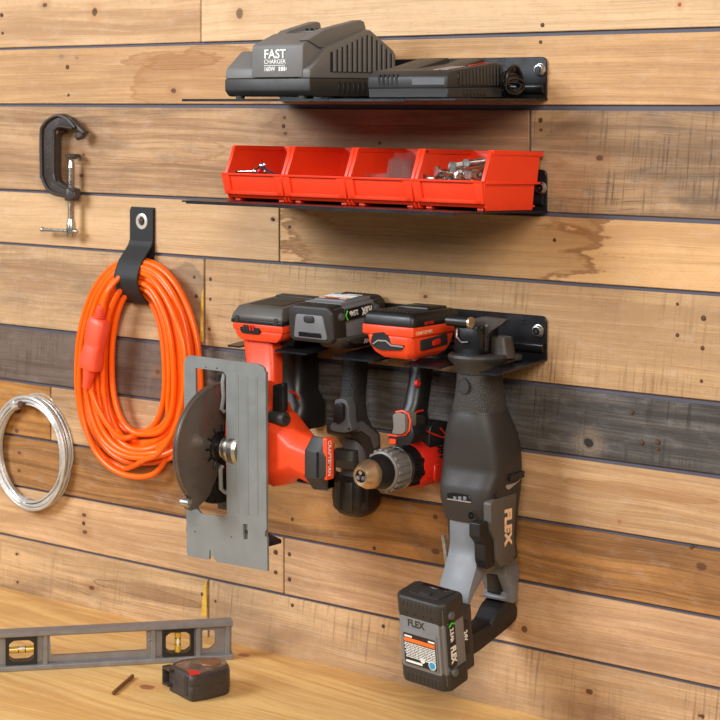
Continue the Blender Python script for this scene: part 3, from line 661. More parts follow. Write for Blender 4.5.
# clear bags in the third bin
def bag(pts, name, lb, th=.0012):
    mb = MB(); R = []
    n = len(pts[0])
    A = [[V(p) for p in r] for r in pts]
    bm = mb.bm; g1 = [[bm.verts.new(p) for p in r] for r in A]; g2 = [[bm.verts.new(p+V((0, th, th*.4))) for p in r] for r in A]
    m_ = len(A)
    for i in range(m_-1):
        for j in range(n-1):
            bm.faces.new([g1[i][j], g1[i][j+1], g1[i+1][j+1], g1[i+1][j]]); bm.faces.new([g2[i][j], g2[i+1][j], g2[i+1][j+1], g2[i][j+1]])
    for i in range(m_-1):
        bm.faces.new([g1[i][0], g1[i+1][0], g2[i+1][0], g2[i][0]]); bm.faces.new([g1[i][-1], g2[i][-1], g2[i+1][-1], g1[i+1][-1]])
    for j in range(n-1):
        bm.faces.new([g1[0][j], g2[0][j], g2[0][j+1], g1[0][j+1]]); bm.faces.new([g1[-1][j], g1[-1][j+1], g2[-1][j+1], g2[-1][j]])
    bmesh.ops.recalc_face_normals(bm, faces=bm.faces)
    o = mb.build(name, M['bag'], origin=A[0][0]); tag(o, lb, 'plastic bag', 'clear bags in the third bin'); return o
rb_ = random.Random(5)
def sheet(c, n=6):
    P = [[None]*n for _ in range(n)]
    a, b, d, e = [V(x) for x in c]
    for i in range(n):
        for j in range(n):
            u, v = i/(n-1), j/(n-1)
            P[i][j] = a*(1-u)*(1-v)+b*(1-u)*v+d*u*v+e*u*(1-v)+V((0, rb_.uniform(-.0022, .0022), rb_.uniform(-.001, .001)))
    return P
bag(sheet([inbin(2, .050, -.100, .008), inbin(2, .098, -.085, .008), aty(413, 153, -.05), aty(394, 154, -.075)]), 'plastic_bag', 'clear plastic bag standing up at the right of the third red bin')
bag(sheet([inbin(2, .046, -.106, .008), inbin(2, .088, -.095, .008), aty(410, 161, -.07), aty(389, 159, -.09)]), 'plastic_bag', 'shorter clear plastic bag in front of the taller one in the third bin')
bag(sheet([inbin(2, .01, -.108, .03), inbin(2, .058, -.106, .03), aty(391, 173, -.1), aty(364, 173.5, -.1)]), 'plastic_bag', 'clear plastic bag lying flat at the left of the third red bin')
# ------------------------------------------------------------------ circular saw hanging by its battery foot
SO = (-.089, -.1, 1.37)
saw = thing('circular_saw', 'orange circular saw hanging at the left of the rack, grey base plate facing out', 'circular saw', SO)
YS = -.22
out = [(184, 362), (185.5, 357.3), (189, 355.3), (258, 364), (263.5, 367.5), (265.5, 373), (266.5, 530), (265, 531), (264.6, 536), (267, 537.5), (267.5, 571), (217, 562), (214.5, 559.5), (213.5, 556.5), (211, 555.5), (210.5, 550), (209.5, 550), (209, 559), (207.5, 559.8), (188, 556), (186.5, 551), (186.8, 534), (185.6, 530), (186.5, 524), (186, 510), (184.6, 480)]
hole = [(195.5, 368), (223, 371.5), (226, 375.5), (226.3, 470), (226.8, 513), (224.5, 516.5), (201, 513.5), (197, 509)]
h2 = [(242.8, 524), (247.6, 524), (248, 539), (243.5, 539.5)]
plate = MB().prism(XZ(out, YS), 'y', YS, YS+.0035, .0008, 1, holes=[XZ(hole, YS), XZ(h2, YS)])
# stiffening ribs pressed into the plate
for a, b in (((237.5, 374), (238, 512)), ((247, 376), (247.8, 514)), ((256.5, 377), (257.5, 515))):
    p, q = aty(*a, YS), aty(*b, YS); plate.tube([(p.x, YS+.0017, p.z), (q.x, YS+.0017, q.z)], .003, 10)
shoe = plate.build('base_plate', M['shoe'], saw, smooth=30)
pb = MB()
e0 = [aty(262, 366, YS), aty(267, 570, YS)]
pb.box((e0[0].x-.001, YS+.001, 1.10), (e0[0].x+.0035, YS+.009, 1.345), .0008, 1)
pb.box((-.125, YS+.001, aty(190, 357, YS).z-.004), (e0[0].x-.004, YS+.008, aty(190, 357, YS).z-.001), .0006, 1)
pb.build('plate_flange', M['shoe'], saw)
for u, v in ((195, 531.5), (231.5, 537), (206, 367.2), (217, 368.2)):
    p = aty(u, v, YS); MB().cyl((p.x, YS-.0003, p.z), (p.x, YS+.001, p.z), .0011, 8).build('rivet', M['iron'], saw)
p = aty(245.5, 530.5, YS)
MB().box((p.x-.006, YS+.0038, p.z-.012), (p.x+.006, YS+.0058, p.z+.012)).build('lock_strip', M['zinc'], saw)
MB().revolve((p.x+.001, YS+.004, p.z-.001), (0, -1, 0), [(0, .0036), (.002, .0036), (.003, .002)], 12).build('lock_screw', M['black'], saw)
p = aty(269, 541, YS+.02)
MB().prism(rounded([(p.x-.012, p.z-.008), (p.x+.013, p.z-.003), (p.x+.013, p.z+.002), (p.x-.012, p.z+.008)], .001), 'y', YS+.004, YS+.03, .0008, 1).build('fence_bracket', M['black'], saw)
# blade guard: a drum in a plane square to the wall
XG = -.074
CY_, CZ_ = atx(221.5, 446, XG).y, atx(221.5, 446, XG).z
R_ = .0835
def arc(a0, a1, r, n=40): return [(CY_+r*math.cos(math.radians(a0+(a1-a0)*k/n)), CZ_+r*math.sin(math.radians(a0+(a1-a0)*k/n))) for k in range(n+1)]
tip = YZ([(187.5, 509), (192, 511), (197.5, 509), (210, 496), (217, 479), (222, 466)], XG)
gp = arc(80, 228, R_)+tip
MB().prism(gp, 'x', XG-.0085, XG, .002, 3, ang=50).build('blade_guard', M['guard'], saw)
rim = MB().tube([(XG-.002, a, b) for a, b in arc(84, 232, R_-.001, 50)], .0022, 8)
rim.tube([(XG-.0075, a, b) for a, b in arc(84, 232, R_-.001, 50)], .0022, 8)
rim.build('guard_rim', M['guard'], saw)
p = atx(188, 503, XG)
MB().revolve((XG-.0095, p.y, p.z), (1, 0, 0), [(0, .006), (.011, .0062), (.0125, .0045), (.0125, .0025), (.010, .002)], 16).build('guard_bumper', M['zinc'], saw)
MB().revolve((XG-.006, CY_+.004, CZ_), (1, 0, 0), [(0, R_-.006), (.0014, R_-.006)], 64).build('saw_blade', M['steel'], saw)
h = atx(222.5, 447, XG+.004)
hm = MB().revolve((XG, h.y, h.z), (1, 0, 0), [(0, .021), (.003, .021), (.005, .018), (.011, .0175)], 32)
for k in range(12):
    a = 2*math.pi*k/12; c, s_ = math.cos(a), math.sin(a)
    hm.tube([(XG+.002, h.y+c*.018, h.z+s_*.018), (XG+.002, h.y+c*.0295, h.z+s_*.0295)], .0012, 6)
hm.build('guard_hub', M['black_gloss'], saw)
MB().revolve((XG+.010, h.y, h.z), (1, 0, 0), [(0, .015), (.003, .0165), (.006, .015), (.008, .0195), (.014, .0205), (.018, .0185), (.02, .022), (.03, .023), (.034, .02)], 32).build('gearbox_nose', M['zinc'], saw)
# linkage seen through the slot
lk = MB(); a = atx(221, 373, -.062); b_ = atx(221.5, 412, -.062)
lk.tube([(-.066, a.y+.03, a.z-.002), (-.062, a.y+.006, a.z-.002), (-.062, a.y+.003, a.z-.012), (-.062, b_.y+.004, b_.z+.02), (-.062, b_.y, b_.z+.004), (-.06, b_.y+.004, b_.z)], .0028, 8)
lk.build('guard_lever', M['shoe'], saw)
lk = MB(); a = atx(220.5, 469, -.06); b_ = atx(222, 493, -.06)
lk.tube([(-.06, a.y+.004, a.z+.003), (-.06, a.y, a.z), (-.06, b_.y-.002, b_.z+.006), (-.06, b_.y+.006, b_.z), (-.05, b_.y+.016, b_.z)], .003, 8); lk.build('depth_link', M['shoe'], saw)
# gear housing behind the plate (orange) and fixed upper guard
MB().prism(rounded([(-.215, 1.255), (-.212, 1.285), (-.195, 1.304), (-.15, 1.304), (-.13, 1.27), (-.13, 1.21), (-.14, 1.19), (-.2, 1.19), (-.213, 1.21)], .014, 4), 'x', -.06, .0, .006, 2).build('gear_housing', M['saw_orange'], saw)
MB().prism([(CY_+.006+.094*math.cos(math.radians(a)), CZ_+.094*math.sin(math.radians(a))) for a in range(-80, 86, 6)], 'x', -.104, -.066, .003, 2).build('upper_guard', M['iron'], saw)
g = atx(214, 505, -.05)
MB().box((-.062, -.2, 1.115), (-.028, -.165, 1.19), .004).build('depth_bracket', M['black'], saw)
# motor barrel along +x: chamfered front face, narrowing to the end cap
ZM = aty(318, 462, -.2).z
def oct_(x, yf, yb, zt, zb, c):
    return [V((x, y, z)) for y, z in ((yf, zt-c), (yf, zb+c), (yf+c*.9, zb), (yb-c*.9, zb), (yb, zb+c), (yb, zt-c), (yb-c*.9, zt), (yf+c*.9, zt))]
top0, bot0 = aty(268, 413, -.205).z, aty(268, 486, -.205).z
mt = MB().rings([oct_(.0, -.206, -.145, top0+.004, bot0-.006, .022), oct_(.025, -.206, -.145, top0-.002, bot0, .022), oct_(.048, -.207, -.15, top0-.022, bot0+.014, .017), oct_(.082, -.207, -.172, aty(311, 443, -.207).z+.001, aty(311, 489, -.207).z, .016)], bev=.003)
mt.build('motor_housing', M['saw_orange'], saw)
zt, zb = aty(312, 438, -.21).z, aty(312, 492, -.21).z
MB().rings([oct_(.078, -.209, -.178, zt-.0005, zb+.001, .017), oct_(.083, -.211, -.182, zt, zb, .017), oct_(.104, -.211, -.182, zt-.001, zb+.001, .017), oct_(.112, -.206, -.187, zt-.006, zb+.006, .017)], bev=.0016).build('motor_cap', M['dgrey'], saw)
p = aty(316.5, 452, -.2113); q = aty(318.5, 478, -.2113)
MB().prism(rounded([(p.x, q.z), (q.x, q.z), (q.x, p.z), (p.x, p.z)], .001), 'y', -.2118, -.2095).build('cooling_slot', M['black_gloss'], saw)
XC = .1122
lab = YZ([(326.5, 438.5), (333.5, 437.5), (333.5, 478.5), (326.5, 480.5)], XC)
MB().prism(rounded(lab, .002), 'x', XC-.006, XC+.0006, .0004, 1).build('name_plate', M['saw_orange'], saw)
p = atx(328.2, 440.5, XC+.0008); q = atx(328.2, 478.5, XC+.0008)
text('CRAFTSMAN', .0084, p, (0, 0, -1), (0, 1, 0), M['white'], saw, bold=.005, sx=.95)
MB().box((.03, -.175, bot0+.002), (.082, -.14, bot0+.02), .006).build('lower_cowl', M['black'], saw)
# depth lever on the near side
p = aty(277, 385, -.2); q = aty(277, 416, -.2)
lv = MB().prism(rounded(XZ([(274.3, 384.5), (284, 382.5), (285.5, 384), (286, 411), (276, 414), (274, 411)], -.195), .003), 'y', -.199, -.190, .0018, 2)
for k in range(4):
    a = aty(275, 387.5+k*2.8, -.199); b_ = aty(284.5, 386.3+k*2.8, -.199); lv.tube([(a.x, -.1992, a.z), (b_.x, -.1992, b_.z)], .001, 6)
lv.build('depth_lever', M['black'], saw)
a = aty(273, 416.5, -.194)
MB().revolve((a.x, -.194, a.z), (1, -.15, -.02), [(0, .0095), (.024, .0092), (.027, .0075), (.027, .0045), (.024, .004)], 24).build('lever_pivot', M['dgrey'], saw)
a = aty(268, 413, -.185)
MB().revolve((a.x-.012, -.185, a.z), (1, 0, 0), [(0, .0125), (.016, .012), (.02, .009)], 24).build('pivot_boss', M['saw_orange'], saw)
# battery foot column, reaching from the battery down into the body
cs = []
for v, u0, u1, hy, cy in ((331, 240, 270, .014, -.092), (345, 242.5, 271, .013, -.095), (362, 244.5, 272, .013, -.098), (385, 246, 272, .013, -.108), (405, 247, 274, .014, -.128), (424, 249, 277, .015, -.152)):
    p, q = aty(u0, v, cy-hy), aty(u1, v, cy-hy); cs.append((p.z, (p.x+q.x)/2, cy, (q.x-p.x)/2+.001, hy))
MB().loft(cs, 5, 32).build('battery_column', M['saw_orange'], saw)
# black grip closer to the wall
gx = -.085
gs = []
for v, u0, u1 in ((335, 281, 312), (350, 281, 313), (372, 283, 315), (392, 284, 317), (404, 284, 321), (418, 283, 325), (428, 284, 325)):
    a, b_ = atx(u0, v, gx), atx(u1, v, gx); gs.append((a.z, gx, max((a.y+b_.y)/2, -.07)+.004, .021, min((b_.y-a.y)/2*.74, .034)))
gs = [(z, x+(.014 if i > 3 else 0), min(y, -.003-hy), hx, hy) for i, (z, x, y, hx, hy) in enumerate(gs)]
MB().loft(gs, 3, 28).build('grip', M['black'], saw)
ring = MB(); c0 = atx(291, 410, gx+.02)
ring.tube([(gx+.0215, c0.y+.022*math.cos(a)-.004, c0.z+.026*math.sin(a)) for a in [math.radians(d) for d in range(-75, 100, 12)]], .0016, 8); ring.build('grip_piping', M['drill_red'], saw)
k_ = atx(312, 415, gx+.018); MB().revolve((gx+.016, min(k_.y, -.03), k_.z), (1, 0, 0), [(0, .009), (.006, .008), (.0075, .005)], 20).build('lock_button', M['dgrey'], saw)
MB().prism(rounded([(-.20, 1.30), (-.185, 1.325), (-.135, 1.32), (-.12, 1.285), (-.125, 1.245), (-.19, 1.25)], .01), 'x', -.07, -.036, .006, 2).build('upper_body', M['saw_orange'], saw)
# battery pack
zb0, zb1 = 1.3795, 1.4105
bx0, bx1 = aty(232.5, 318, -.118).x, aty(283, 318, -.118).x
by0, by1 = -.118, -.012
bat = MB().box((bx0, by0, zb0+.010), (bx1, by1, zb0+.0215), .003, 2)
bat.prism([(bx0+.002, zb0+.011), (bx1-.002, zb0+.011), (bx1-.006, zb0+.002), (bx1-.014, zb0-.004), (bx0+.014, zb0-.004), (bx0+.006, zb0+.002)], 'y', by0+.001, by1-.004, .003, 2)
bt_o = bat.build('battery_pack', M['saw_orange'], saw)
MB().box((bx0-.0008, by0-.001, zb0+.0205), (bx1+.0008, by1+.001, zb0+.026), .0012, 2).build('battery_band', M['black'], bt_o)
MB().rings([[V((x, y, z)) for x, y in ((bx0+i, by0+i*1.6), (bx1-i, by0+i*1.6), (bx1-i, by1-i), (bx0+i, by1-i))] for i, z in ((0, zb0+.0255), (.0, zb0+.031), (.006, zb0+.0435))], bev=.002).build('battery_cover', M['taupe'], bt_o)
zc = zb0+.0432
cv = MB().box((bx0+.017, by0+.02, zc-.001), (bx1-.017, by0+.07, zc+.0013), .001, 1); cv.box((bx0+.012, by1-.026, zc-.001), (bx1-.012, by1-.01, zc+.003), .0015, 2)
cv.build('cover_ridge', M['rubber'], bt_o)
for x in (bx0+.008, bx1-.014): MB().box((x, by0-.002, zb0+.021), (x+.006, by0+.002, zb0+.031), .001, 1).build('corner_tab', M['dgrey'], bt_o)
a, b_ = aty(241, 319.6, by0), aty(260.5, 327.4, by0)
MB().prism(rounded([(a.x, b_.z+.002), (a.x+.003, b_.z-.001), (b_.x-.003, b_.z-.001), (b_.x, b_.z+.002), (b_.x, a.z), (a.x, a.z)], .002), 'y', by0-.0015, by0+.004, .0006, 1).build('latch', M['black'], bt_o)
for k in range(4): MB().box((a.x+.007+k*.0055, by0-.0024, b_.z+.004), (a.x+.0095+k*.0055, by0-.0012, b_.z+.0115)).build('latch_rib', M['drill_red'] if k > 1 else M['dgrey'], bt_o)

MB().prism([(-.09, 1.3597), (-.012, 1.3652), (-.012, zb0+.004), (-.09, zb0+.004)], 'x', bx0+.006, bx1-.004, .002, 1).build('foot_rail', M['black'], saw)
# the pack sags nose-down on its foot
pv = V((0, by1, zb0))-V(SO)
RM = Matrix.Translation(pv) @ Matrix.Rotation(.085, 4, 'X') @ Matrix.Translation(-pv)
for o in tree(bt_o): o.data.transform(RM)
# ------------------------------------------------------------------ grey tool with a knurled grip in the next slot
GX = .0225
fx = thing('cordless_driver', 'grey and black cordless driver with textured grip, hanging between the saw and the red drill', 'power tool', (GX, -.05, 1.366))
def gy(u, v): return atx(u, v, GX).y
def vert(rows, X, e, hx=None, cyl=False, kx=1.0):
    """sections from left/right pixel edges of an upright round body with axis near x = X"""
    S = []
    for r in rows:
        v, u0, u1 = r[:3]; c = atx((u0+u1)/2, v, X); D = (c-CAM).dot(FWD); w_ = (u1-u0)*D/FP/2
        if cyl: S.append((c.z, X, c.y, w_, w_))
        else:
            k = r[3] if len(r) > 3 else .8     # half depth / half width
            h = w_/(.7782+.628*k)*1.08; S.append((c.z, X, c.y, h*kx, h*k))
    return S
S = vert([(358, 338.5, 372, 1.3), (372, 338.5, 371, 1.3), (388, 338, 370, 1.3), (396, 337, 369, 1.3)], GX, 2.4)
MB().loft(S, 2.3, 32).build('grip', M['blackgrip'], fx)
S = vert([(395, 337, 369, 1.3), (405, 336, 369, 1.3), (418, 338, 371, 1.4), (428, 341, 376, 1.4)], GX, 2.4)
MB().loft(S, 2.4, 32).build('grip_base', M['dgrey'], fx)
# trigger guard: grey ring facing the room, black trigger inside
yt = gy(340, 415)-.018
tg = XZ([(334.5, 400), (341, 398.5), (346.5, 401), (348.5, 408), (349, 420), (351, 428), (351, 431), (345, 433), (334, 431.5), (329.5, 429.5), (330, 425.5), (334, 421)], yt-.004)
MB().prism(rounded(tg, .003), 'y', yt-.004, yt+.012, .003, 3).build('trigger_guard', M['mgrey'], fx)
tr_ = XZ([(334.5, 404), (339, 402.5), (343.5, 404.5), (343.5, 420), (339.5, 423), (333.5, 422.5)], yt-.008)
MB().prism(rounded(tr_, .003), 'y', yt-.010, yt+.004, .003, 3).build('trigger', M['black'], fx)
p = aty(348.7, 429, yt-.005); MB().cyl((p.x, yt-.0045, p.z), (p.x, yt+.001, p.z), .0016, 10).build('screw', M['black'], fx)
# shoulder running back and down from the guard
sh_ = YZ([(349, 420), (360, 417), (366, 420), (380, 433), (381, 446), (378, 462), (372, 470), (366, 468), (366, 450), (360, 440), (350, 437)], GX+.02)
MB().prism(rounded([(min(y, -.004), z) for y, z in sh_], .004), 'x', GX-.022, GX+.02, .004, 3).build('shoulder', M['dgrey'], fx)
hl_ = YZ([(352, 424), (362, 421), (377, 434), (378, 445), (374, 449), (371, 438), (361, 431), (352, 433)], GX+.0205)
MB().prism(rounded([(min(y, -.006), z) for y, z in hl_], .003), 'x', GX+.017, GX+.0225, .0015, 2).build('side_panel', M['mgrey'], fx)
S = vert([(426, 340, 374, 1.2), (436, 341, 374, 1.2), (452, 340, 377, 1.2), (462, 338, 378, 1.2), (476, 338, 378, 1.2)], GX, 3)
MB().loft(S, 3, 32).build('body', M['mgrey'], fx)
p = atx(352, 457, GX); D = .024
MB().loft([(p.z-.012, GX, p.y-.012, .02, .012), (p.z, GX, p.y-.016, .021, .014), (p.z+.012, GX, p.y-.012, .018, .01)], 2.4, 24).build('motor_bulge', M['dgrey'], fx)
# rubber end cup
S = vert([(474, 336, 377), (478, 335, 378), (496, 335, 378), (505, 336, 377), (512, 341, 372), (515, 347, 367)], GX, 3, cyl=True)
MB().loft(S, 3.2, 32).build('end_cup', M['black'], fx)
c = atx(356, 488, GX)
for a in (-62, -20, 20, 62):
    d = V((math.sin(math.radians(a)), -math.cos(math.radians(a)), 0)); t_ = V((d.y, -d.x, 0)); o_ = c+d*.0285
    MB().rings([[o_+t_*s1*.0055+d*q+V((0, 0, z)) for s1, z in ((-1, -.026), (1, -.026), (1, .0135), (-1, .0135))] for q in (-.004, .0032)], bev=.0014).build('bumper_rib', M['dgrey'], fx)
d = V((.75, -.66, 0)).normalized(); t_ = V((-d.y, d.x, 0)); o_ = c+d*.0285+V((0, 0, -.006))
MB().rings([[o_+t_*s1*.008+d*q+V((0, 0, z)) for s1, z in ((-1, -.011), (1, -.011), (1, .011), (-1, .011))] for q in (-.004, .0022)], bev=.001).build('button_pad', M['black_gloss'], fx)
MB().tube([o_+d*.0026+t_*.0042*math.cos(a)+V((0, 0, .0042*math.sin(a))) for a in [2*math.pi*k/16 for k in range(16)]], .0006, 6, closed=True).build('power_symbol', M['smoke'], fx)
# slide-on battery ------------------------------------------------
def flex_battery(par, T, side=1):
    """local: x width 0..W, y length 0..L (0 = outer end), z up = thickness; T maps local -> world"""
    W, L, H = .079, .116, .05
    bm_ = lambda: MB()
    core = MB().box((.003, .004, .002), (W-.003, L-.004, H-.003), .004, 2, M=T).build('battery_pack', M['battery_grey'], par)
    # rubber ends
    for ya, yb in ((0, .030), (L-.026, L)):
        pr = rounded([(0, .006), (.007, 0), (W-.007, 0), (W, .006), (W, H-.008), (W-.009, H), (.009, H), (0, H-.008)], .003)
        MB().prism(pr, 'y', ya, yb, .004, 3, M=T).build('rubber_end', M['rubber'], core)
    # top plate and raised label panel
    MB().prism(rounded([(.008, .026), (W-.008, .026), (W-.008, L-.022), (.008, L-.022)], .004), 'z', H-.004, H+.0006, .001, 2, M=T).build('top_plate', M['battery_grey'], core)
    MB().prism(rounded([(.012, .041), (W-.012, .041), (W-.012, L-.026), (.012, L-.026)], .003), 'z', H, H+.0022, .001, 2, M=T).build('label_panel', M['battery_grey'], core)
    lb = MB().prism(rounded([(.014, .047), (W-.014, .047), (W-.014, L-.028), (.014, L-.028)], .002), 'z', H+.002, H+.0026, M=T).build('label', M['black'], core, smooth=0)
    X0, X1, Y0, Y1, Z = .015, W-.015, .0485, L-.0295, H+.00285
    def bar(x0, y0, x1, y1, mat, nm='label_print'): MB().box((x0, y0, Z-.0004), (x1, y1, Z+.0001), M=T).build(nm, M[mat], core, smooth=0)
    bar(X0, Y0+.0045, X1, Y0+.0095, 'orange_print')
    bar(X0, Y0+.0008, X0+.010, Y0+.0030, 'white'); bar(X1-.013, Y0+.0012, X1-.001, Y0+.0032, 'white')
    r_ = random.Random(4)
    lines = MB()
    for k in range(9):
        y_ = Y0+.0112+k*.00225; x_ = X0
        while x_ < X1-.002:
            w_ = r_.uniform(.002, .006); lines.box((x_, y_, Z-.0004), (min(x_+w_, X1), y_+.0011, Z+.0001), M=T); x_ += w_+.0008
    o = lines.build('label_text', M['white'], core, smooth=0); o['kind'] = 'stuff'
    bar(X1-.027, Y1-.0035, X1-.001, Y1-.0006, 'white')
    for cx, cy, r, mt in ((X0+.006, Y1-.0048, .0058, 'white'), (X0+.006, Y1-.0048, .0046, 'blue'), (X0+.021, Y1-.0078, .0036, 'white')):
        MB().revolve((cx, cy, Z-.0004), (0, 0, 1), [(0, r), (.0005+(.0003 if mt == 'blue' else 0), r)], 24, M=T).build('round_mark', M[mt], core, smooth=0)
    if side < 0: text('FLEX', .0125, T @ V((W-.021, .0375, H+.0004)), -(T.to_3x3() @ V((1, 0, 0))), -(T.to_3x3() @ V((0, 1, 0))), M['dgrey'], core, bold=.04, sx=.95, ext=.0003)
    for k in range(4): MB().revolve((.020+k*.013, .021, H-.0012), (0, 0, 1), [(0, .0014), (.0016, .0014)], 10, M=T).build('stud_hole', M['black_gloss'], core)
    for k in range(9): MB().box((.013+k*.0062, L-.016, H-.002), (.0165+k*.0062, L-.004, H+.0006), .0005, 1, M=T).build('rubber_rib', M['rubber'], core)
    # outer end: latch plate, button, slot
    MB().prism(rounded([(.016, H-.012), (W-.016, H-.012), (W-.010, .006), (.010, .006)], .004), 'y', -.0016, .004, .001, 2, M=T).build('latch_plate', M['battery_grey'] if side > 0 else M['dgrey'], core)
    MB().prism(rounded([(.031, H-.022), (W-.031, H-.022), (W-.031, H-.013), (.031, H-.013)], .0035), 'y', -.004, .002, .001, 2, M=T).build('release_button', M['dgrey'], core)
    MB().box((.019, -.0024, .0075), (W-.019, .001, .0145), .001, 1, M=T).build('grip_slot', M['black_gloss'], core)
    for k in range(9): MB().box((.013+k*.0062, .004, H-.002), (.0165+k*.0062, .012, H+.0006), .0005, 1, M=T).build('rubber_rib', M['dgrey'], core)
    # near long side: corner bolts, charge gauge, print
    xs_ = W if side > 0 else 0
    for y in (.017, L-.024): MB().revolve((xs_-.002*side, y, H-.015), (side, 0, 0), [(0, .0055), (.005, .0052), (.0062, .0035), (.0055, .002)], 16, M=T).build('corner_bolt', M['mgrey'], core)
    MB().prism(rounded([(.0245, H-.022), (L-.031, H-.022), (L-.031, H-.007), (.0245, H-.007)], .003), 'x', xs_-.003*side, xs_+.0012*side, .0006, 1, M=T).build('side_plate', M['black'], core)
    S3 = T.to_3x3(); rt, up = S3 @ V((0, 1, 0)), S3 @ V((0, 0, 1))
    xt = xs_+.0015*side
    MB().tube([T @ V((xt, .030, H-.0085)), T @ V((xt, .0265, H-.0145)), T @ V((xt, .030, H-.0215))], .0011, 6).build('charge_mark', M['green'], core)
    if side > 0:
        text('2.5Ah', .0095, T @ V((xt, .0525, H-.0195+.009)), -rt, -up, M['white'], core, bold=.02, sx=.78)
        text('FLEX', .0135, T @ V((xt, .0825, H-.0195+.0095)), -rt, -up, M['white'], core, bold=.05, sx=.72)
    else:
        text('2.5Ah', .0095, T @ V((xt, .033, H-.0105)), rt, -up, M['white'], core, bold=.02, sx=.78)
        text('FLEX', .0135, T @ V((xt, .057, H-.0098)), rt, -up, M['white'], core, bold=.05, sx=.72)
    return core, W, L, H, rt, up
xb0 = aty(288.5, 325, -.122).x
T = Matrix.Translation((xb0, -.121, 1.3735)) @ Matrix.Rotation(.078, 4, 'X')
core, W, L, H, rt, up = flex_battery(fx, T)
# foot that the battery slides on to
foot = MB().loft([(1.3625, GX, -.056, .018, .026), (1.366, GX+.006, -.06, .024, .036), (1.376, GX+.012, -.063, .031, .05), (1.382, GX+.014, -.063, .034, .053)], 4, 32)
foot.build('battery_foot', M['taupe'], fx)
MB().prism([(-.112, 1.381), (-.02, 1.381), (-.02, 1.371), (-.1, 1.374)], 'x', GX+.046, GX+.05, .001, 1).build('foot_side', M['dgrey'], fx)
text('24V', .008, (GX+.0506, -.068, 1.3795), (0, -1, 0), (0, 0, -1), M['white'], fx, bold=.03)
# ------------------------------------------------------------------ red and black drill
DX = .141
dr = thing('cordless_drill', 'red and black cordless drill with a bronze-nosed chuck pointing out from the rack', 'drill', (DX, -.05, 1.366))
S = vert([(358, 408, 437, 1.25), (366, 407.5, 436, 1.25), (385, 405, 434, 1.25), (402, 402, 432, 1.3), (412, 398, 431, 1.5), (424, 396, 433, 1.6), (436, 395, 438, 1.7)], DX, 2.5)
MB().loft(S, 2.5, 32).build('grip', M['black'], dr)
p = atx(420.5, 383, DX+.016); MB().revolve((DX+.0125, p.y-.004, p.z), (1, -.15, 0), [(0, .0042), (.004, .0042), (.005, .0028), (.003, .002)], 16).build('grip_ring', M['drill_red'], dr)
yt = atx(392, 425, DX).y-.012
tr_ = XZ([(392.5, 414.5), (398, 412.5), (405, 415), (405, 432), (401, 434.5), (391.5, 433.5), (393.5, 428)], yt-.012)
MB().prism(rounded(tr_, .003), 'y', yt-.012, yt+.012, .003, 3).build('trigger', M['collar'], dr)
hs = XZ([(388.5, 436.5), (392, 434), (408, 434.5), (412, 425), (414, 436), (410, 444.5), (399, 446.5), (388.5, 442)], yt-.006)
MB().prism(rounded(hs, .003), 'y', yt-.006, yt+.022, .003, 2).build('trigger_housing', M['black'], dr)
pp = [(396, 412), (403, 411), (408.5, 414), (410.5, 421), (409.5, 430), (405.5, 434.5), (396, 436), (388.5, 435)]
MB().tube([aty(u, v, yt-.0065) for u, v in pp], .0014, 8).build('trigger_piping', M['saw_orange'], dr)
p = aty(389.5, 440, yt-.0068); MB().prism(rounded([(p.x, p.z-.004), (p.x+.01, p.z-.004), (p.x+.01, p.z+.002), (p.x, p.z+.002)], .001), 'y', yt-.0072, yt-.004).build('direction_mark', M['saw_orange'], dr)
xs = DX+.0235
for pts in ([(414, 414), (418, 411.5), (423, 410.5)], [(414, 430.5), (417, 432.5), (424, 430), (433, 434), (442, 437.5), (447, 436.5)], [(440, 428), (443, 431), (446, 436)]):
    MB().tube([atx(u, v, xs) for u, v in pts], .0013, 8).build('side_piping', M['drill_red'], dr)
MB().prism(rounded(YZ([(414, 416.5), (424, 415.5), (425, 427.5), (415, 429.5)], xs-.001), .002), 'x', xs-.008, xs, .0012, 2).build('side_button', M['rubber'], dr)
ZD = 1.2178
blk = [(-.058, ZD+.022), (-.055, ZD+.05), (-.04, ZD+.058), (-.006, ZD+.05), (-.003, ZD+.02)]
MB().prism(rounded(blk, .006), 'x', DX-.024, DX+.0235, .005, 3).build('top_shroud', M['black'], dr)
MB().revolve((DX, -.074, ZD), (0, 1, 0), [(0, .0275), (.006, .031), (.02, .0322), (.058, .032), (.068, .024), (.0705, .01)], 36).build('motor_housing', M['drill_red'], dr)
for k in range(3):
    z = ZD+.008+k*.0075
    MB().box((DX+.026, -.045, z), (DX+.0335, -.02, z+.0032), .0012, 1).build('vent_slot', M['black_gloss'], dr)
MB().box((DX+.029, -.058, ZD-.02), (DX+.0333, -.03, ZD+.002), .0015, 1).build('side_label', M['drill_red'], dr)
MB().revolve((DX, -.096, ZD), (0, 1, 0), [(0, .026), (.003, .0275), (.022, .0275)], 36).build('gear_case', M['black'], dr)
for a in (20, -15, -50):
    d = V((math.cos(math.radians(a)), 0, math.sin(math.radians(a)))); o_ = V((DX, -.083, ZD))+d*.026
    MB().loft([(-.092, o_.x, o_.z, .004, .004), (-.074, o_.x, o_.z, .004, .004)], 3, 12, axis='y').build('case_lug', M['black_gloss'], dr)
cl = MB().revolve((DX, -.130, ZD), (0, 1, 0), [(0, .0235), (.0015, .0255), (.010, .0268), (.030, .0275)], 36)
for k in range(18):
    a = 2*math.pi*k/18; d = V((math.cos(a), 0, math.sin(a))); t_ = V((-d.z, 0, d.x)); 
    q = V((DX, 0, ZD))+d*.0262
    cl.rings([[V((q.x, y, q.z))+t_*s1*.0028+d*r for s1, r in ((-1, -.001), (1, -.001), (.7, .0022), (-.7, .0022))] for y in (-.1265, -.103)], bev=.0004)
cl.build('clutch_collar', M['collar'], dr)
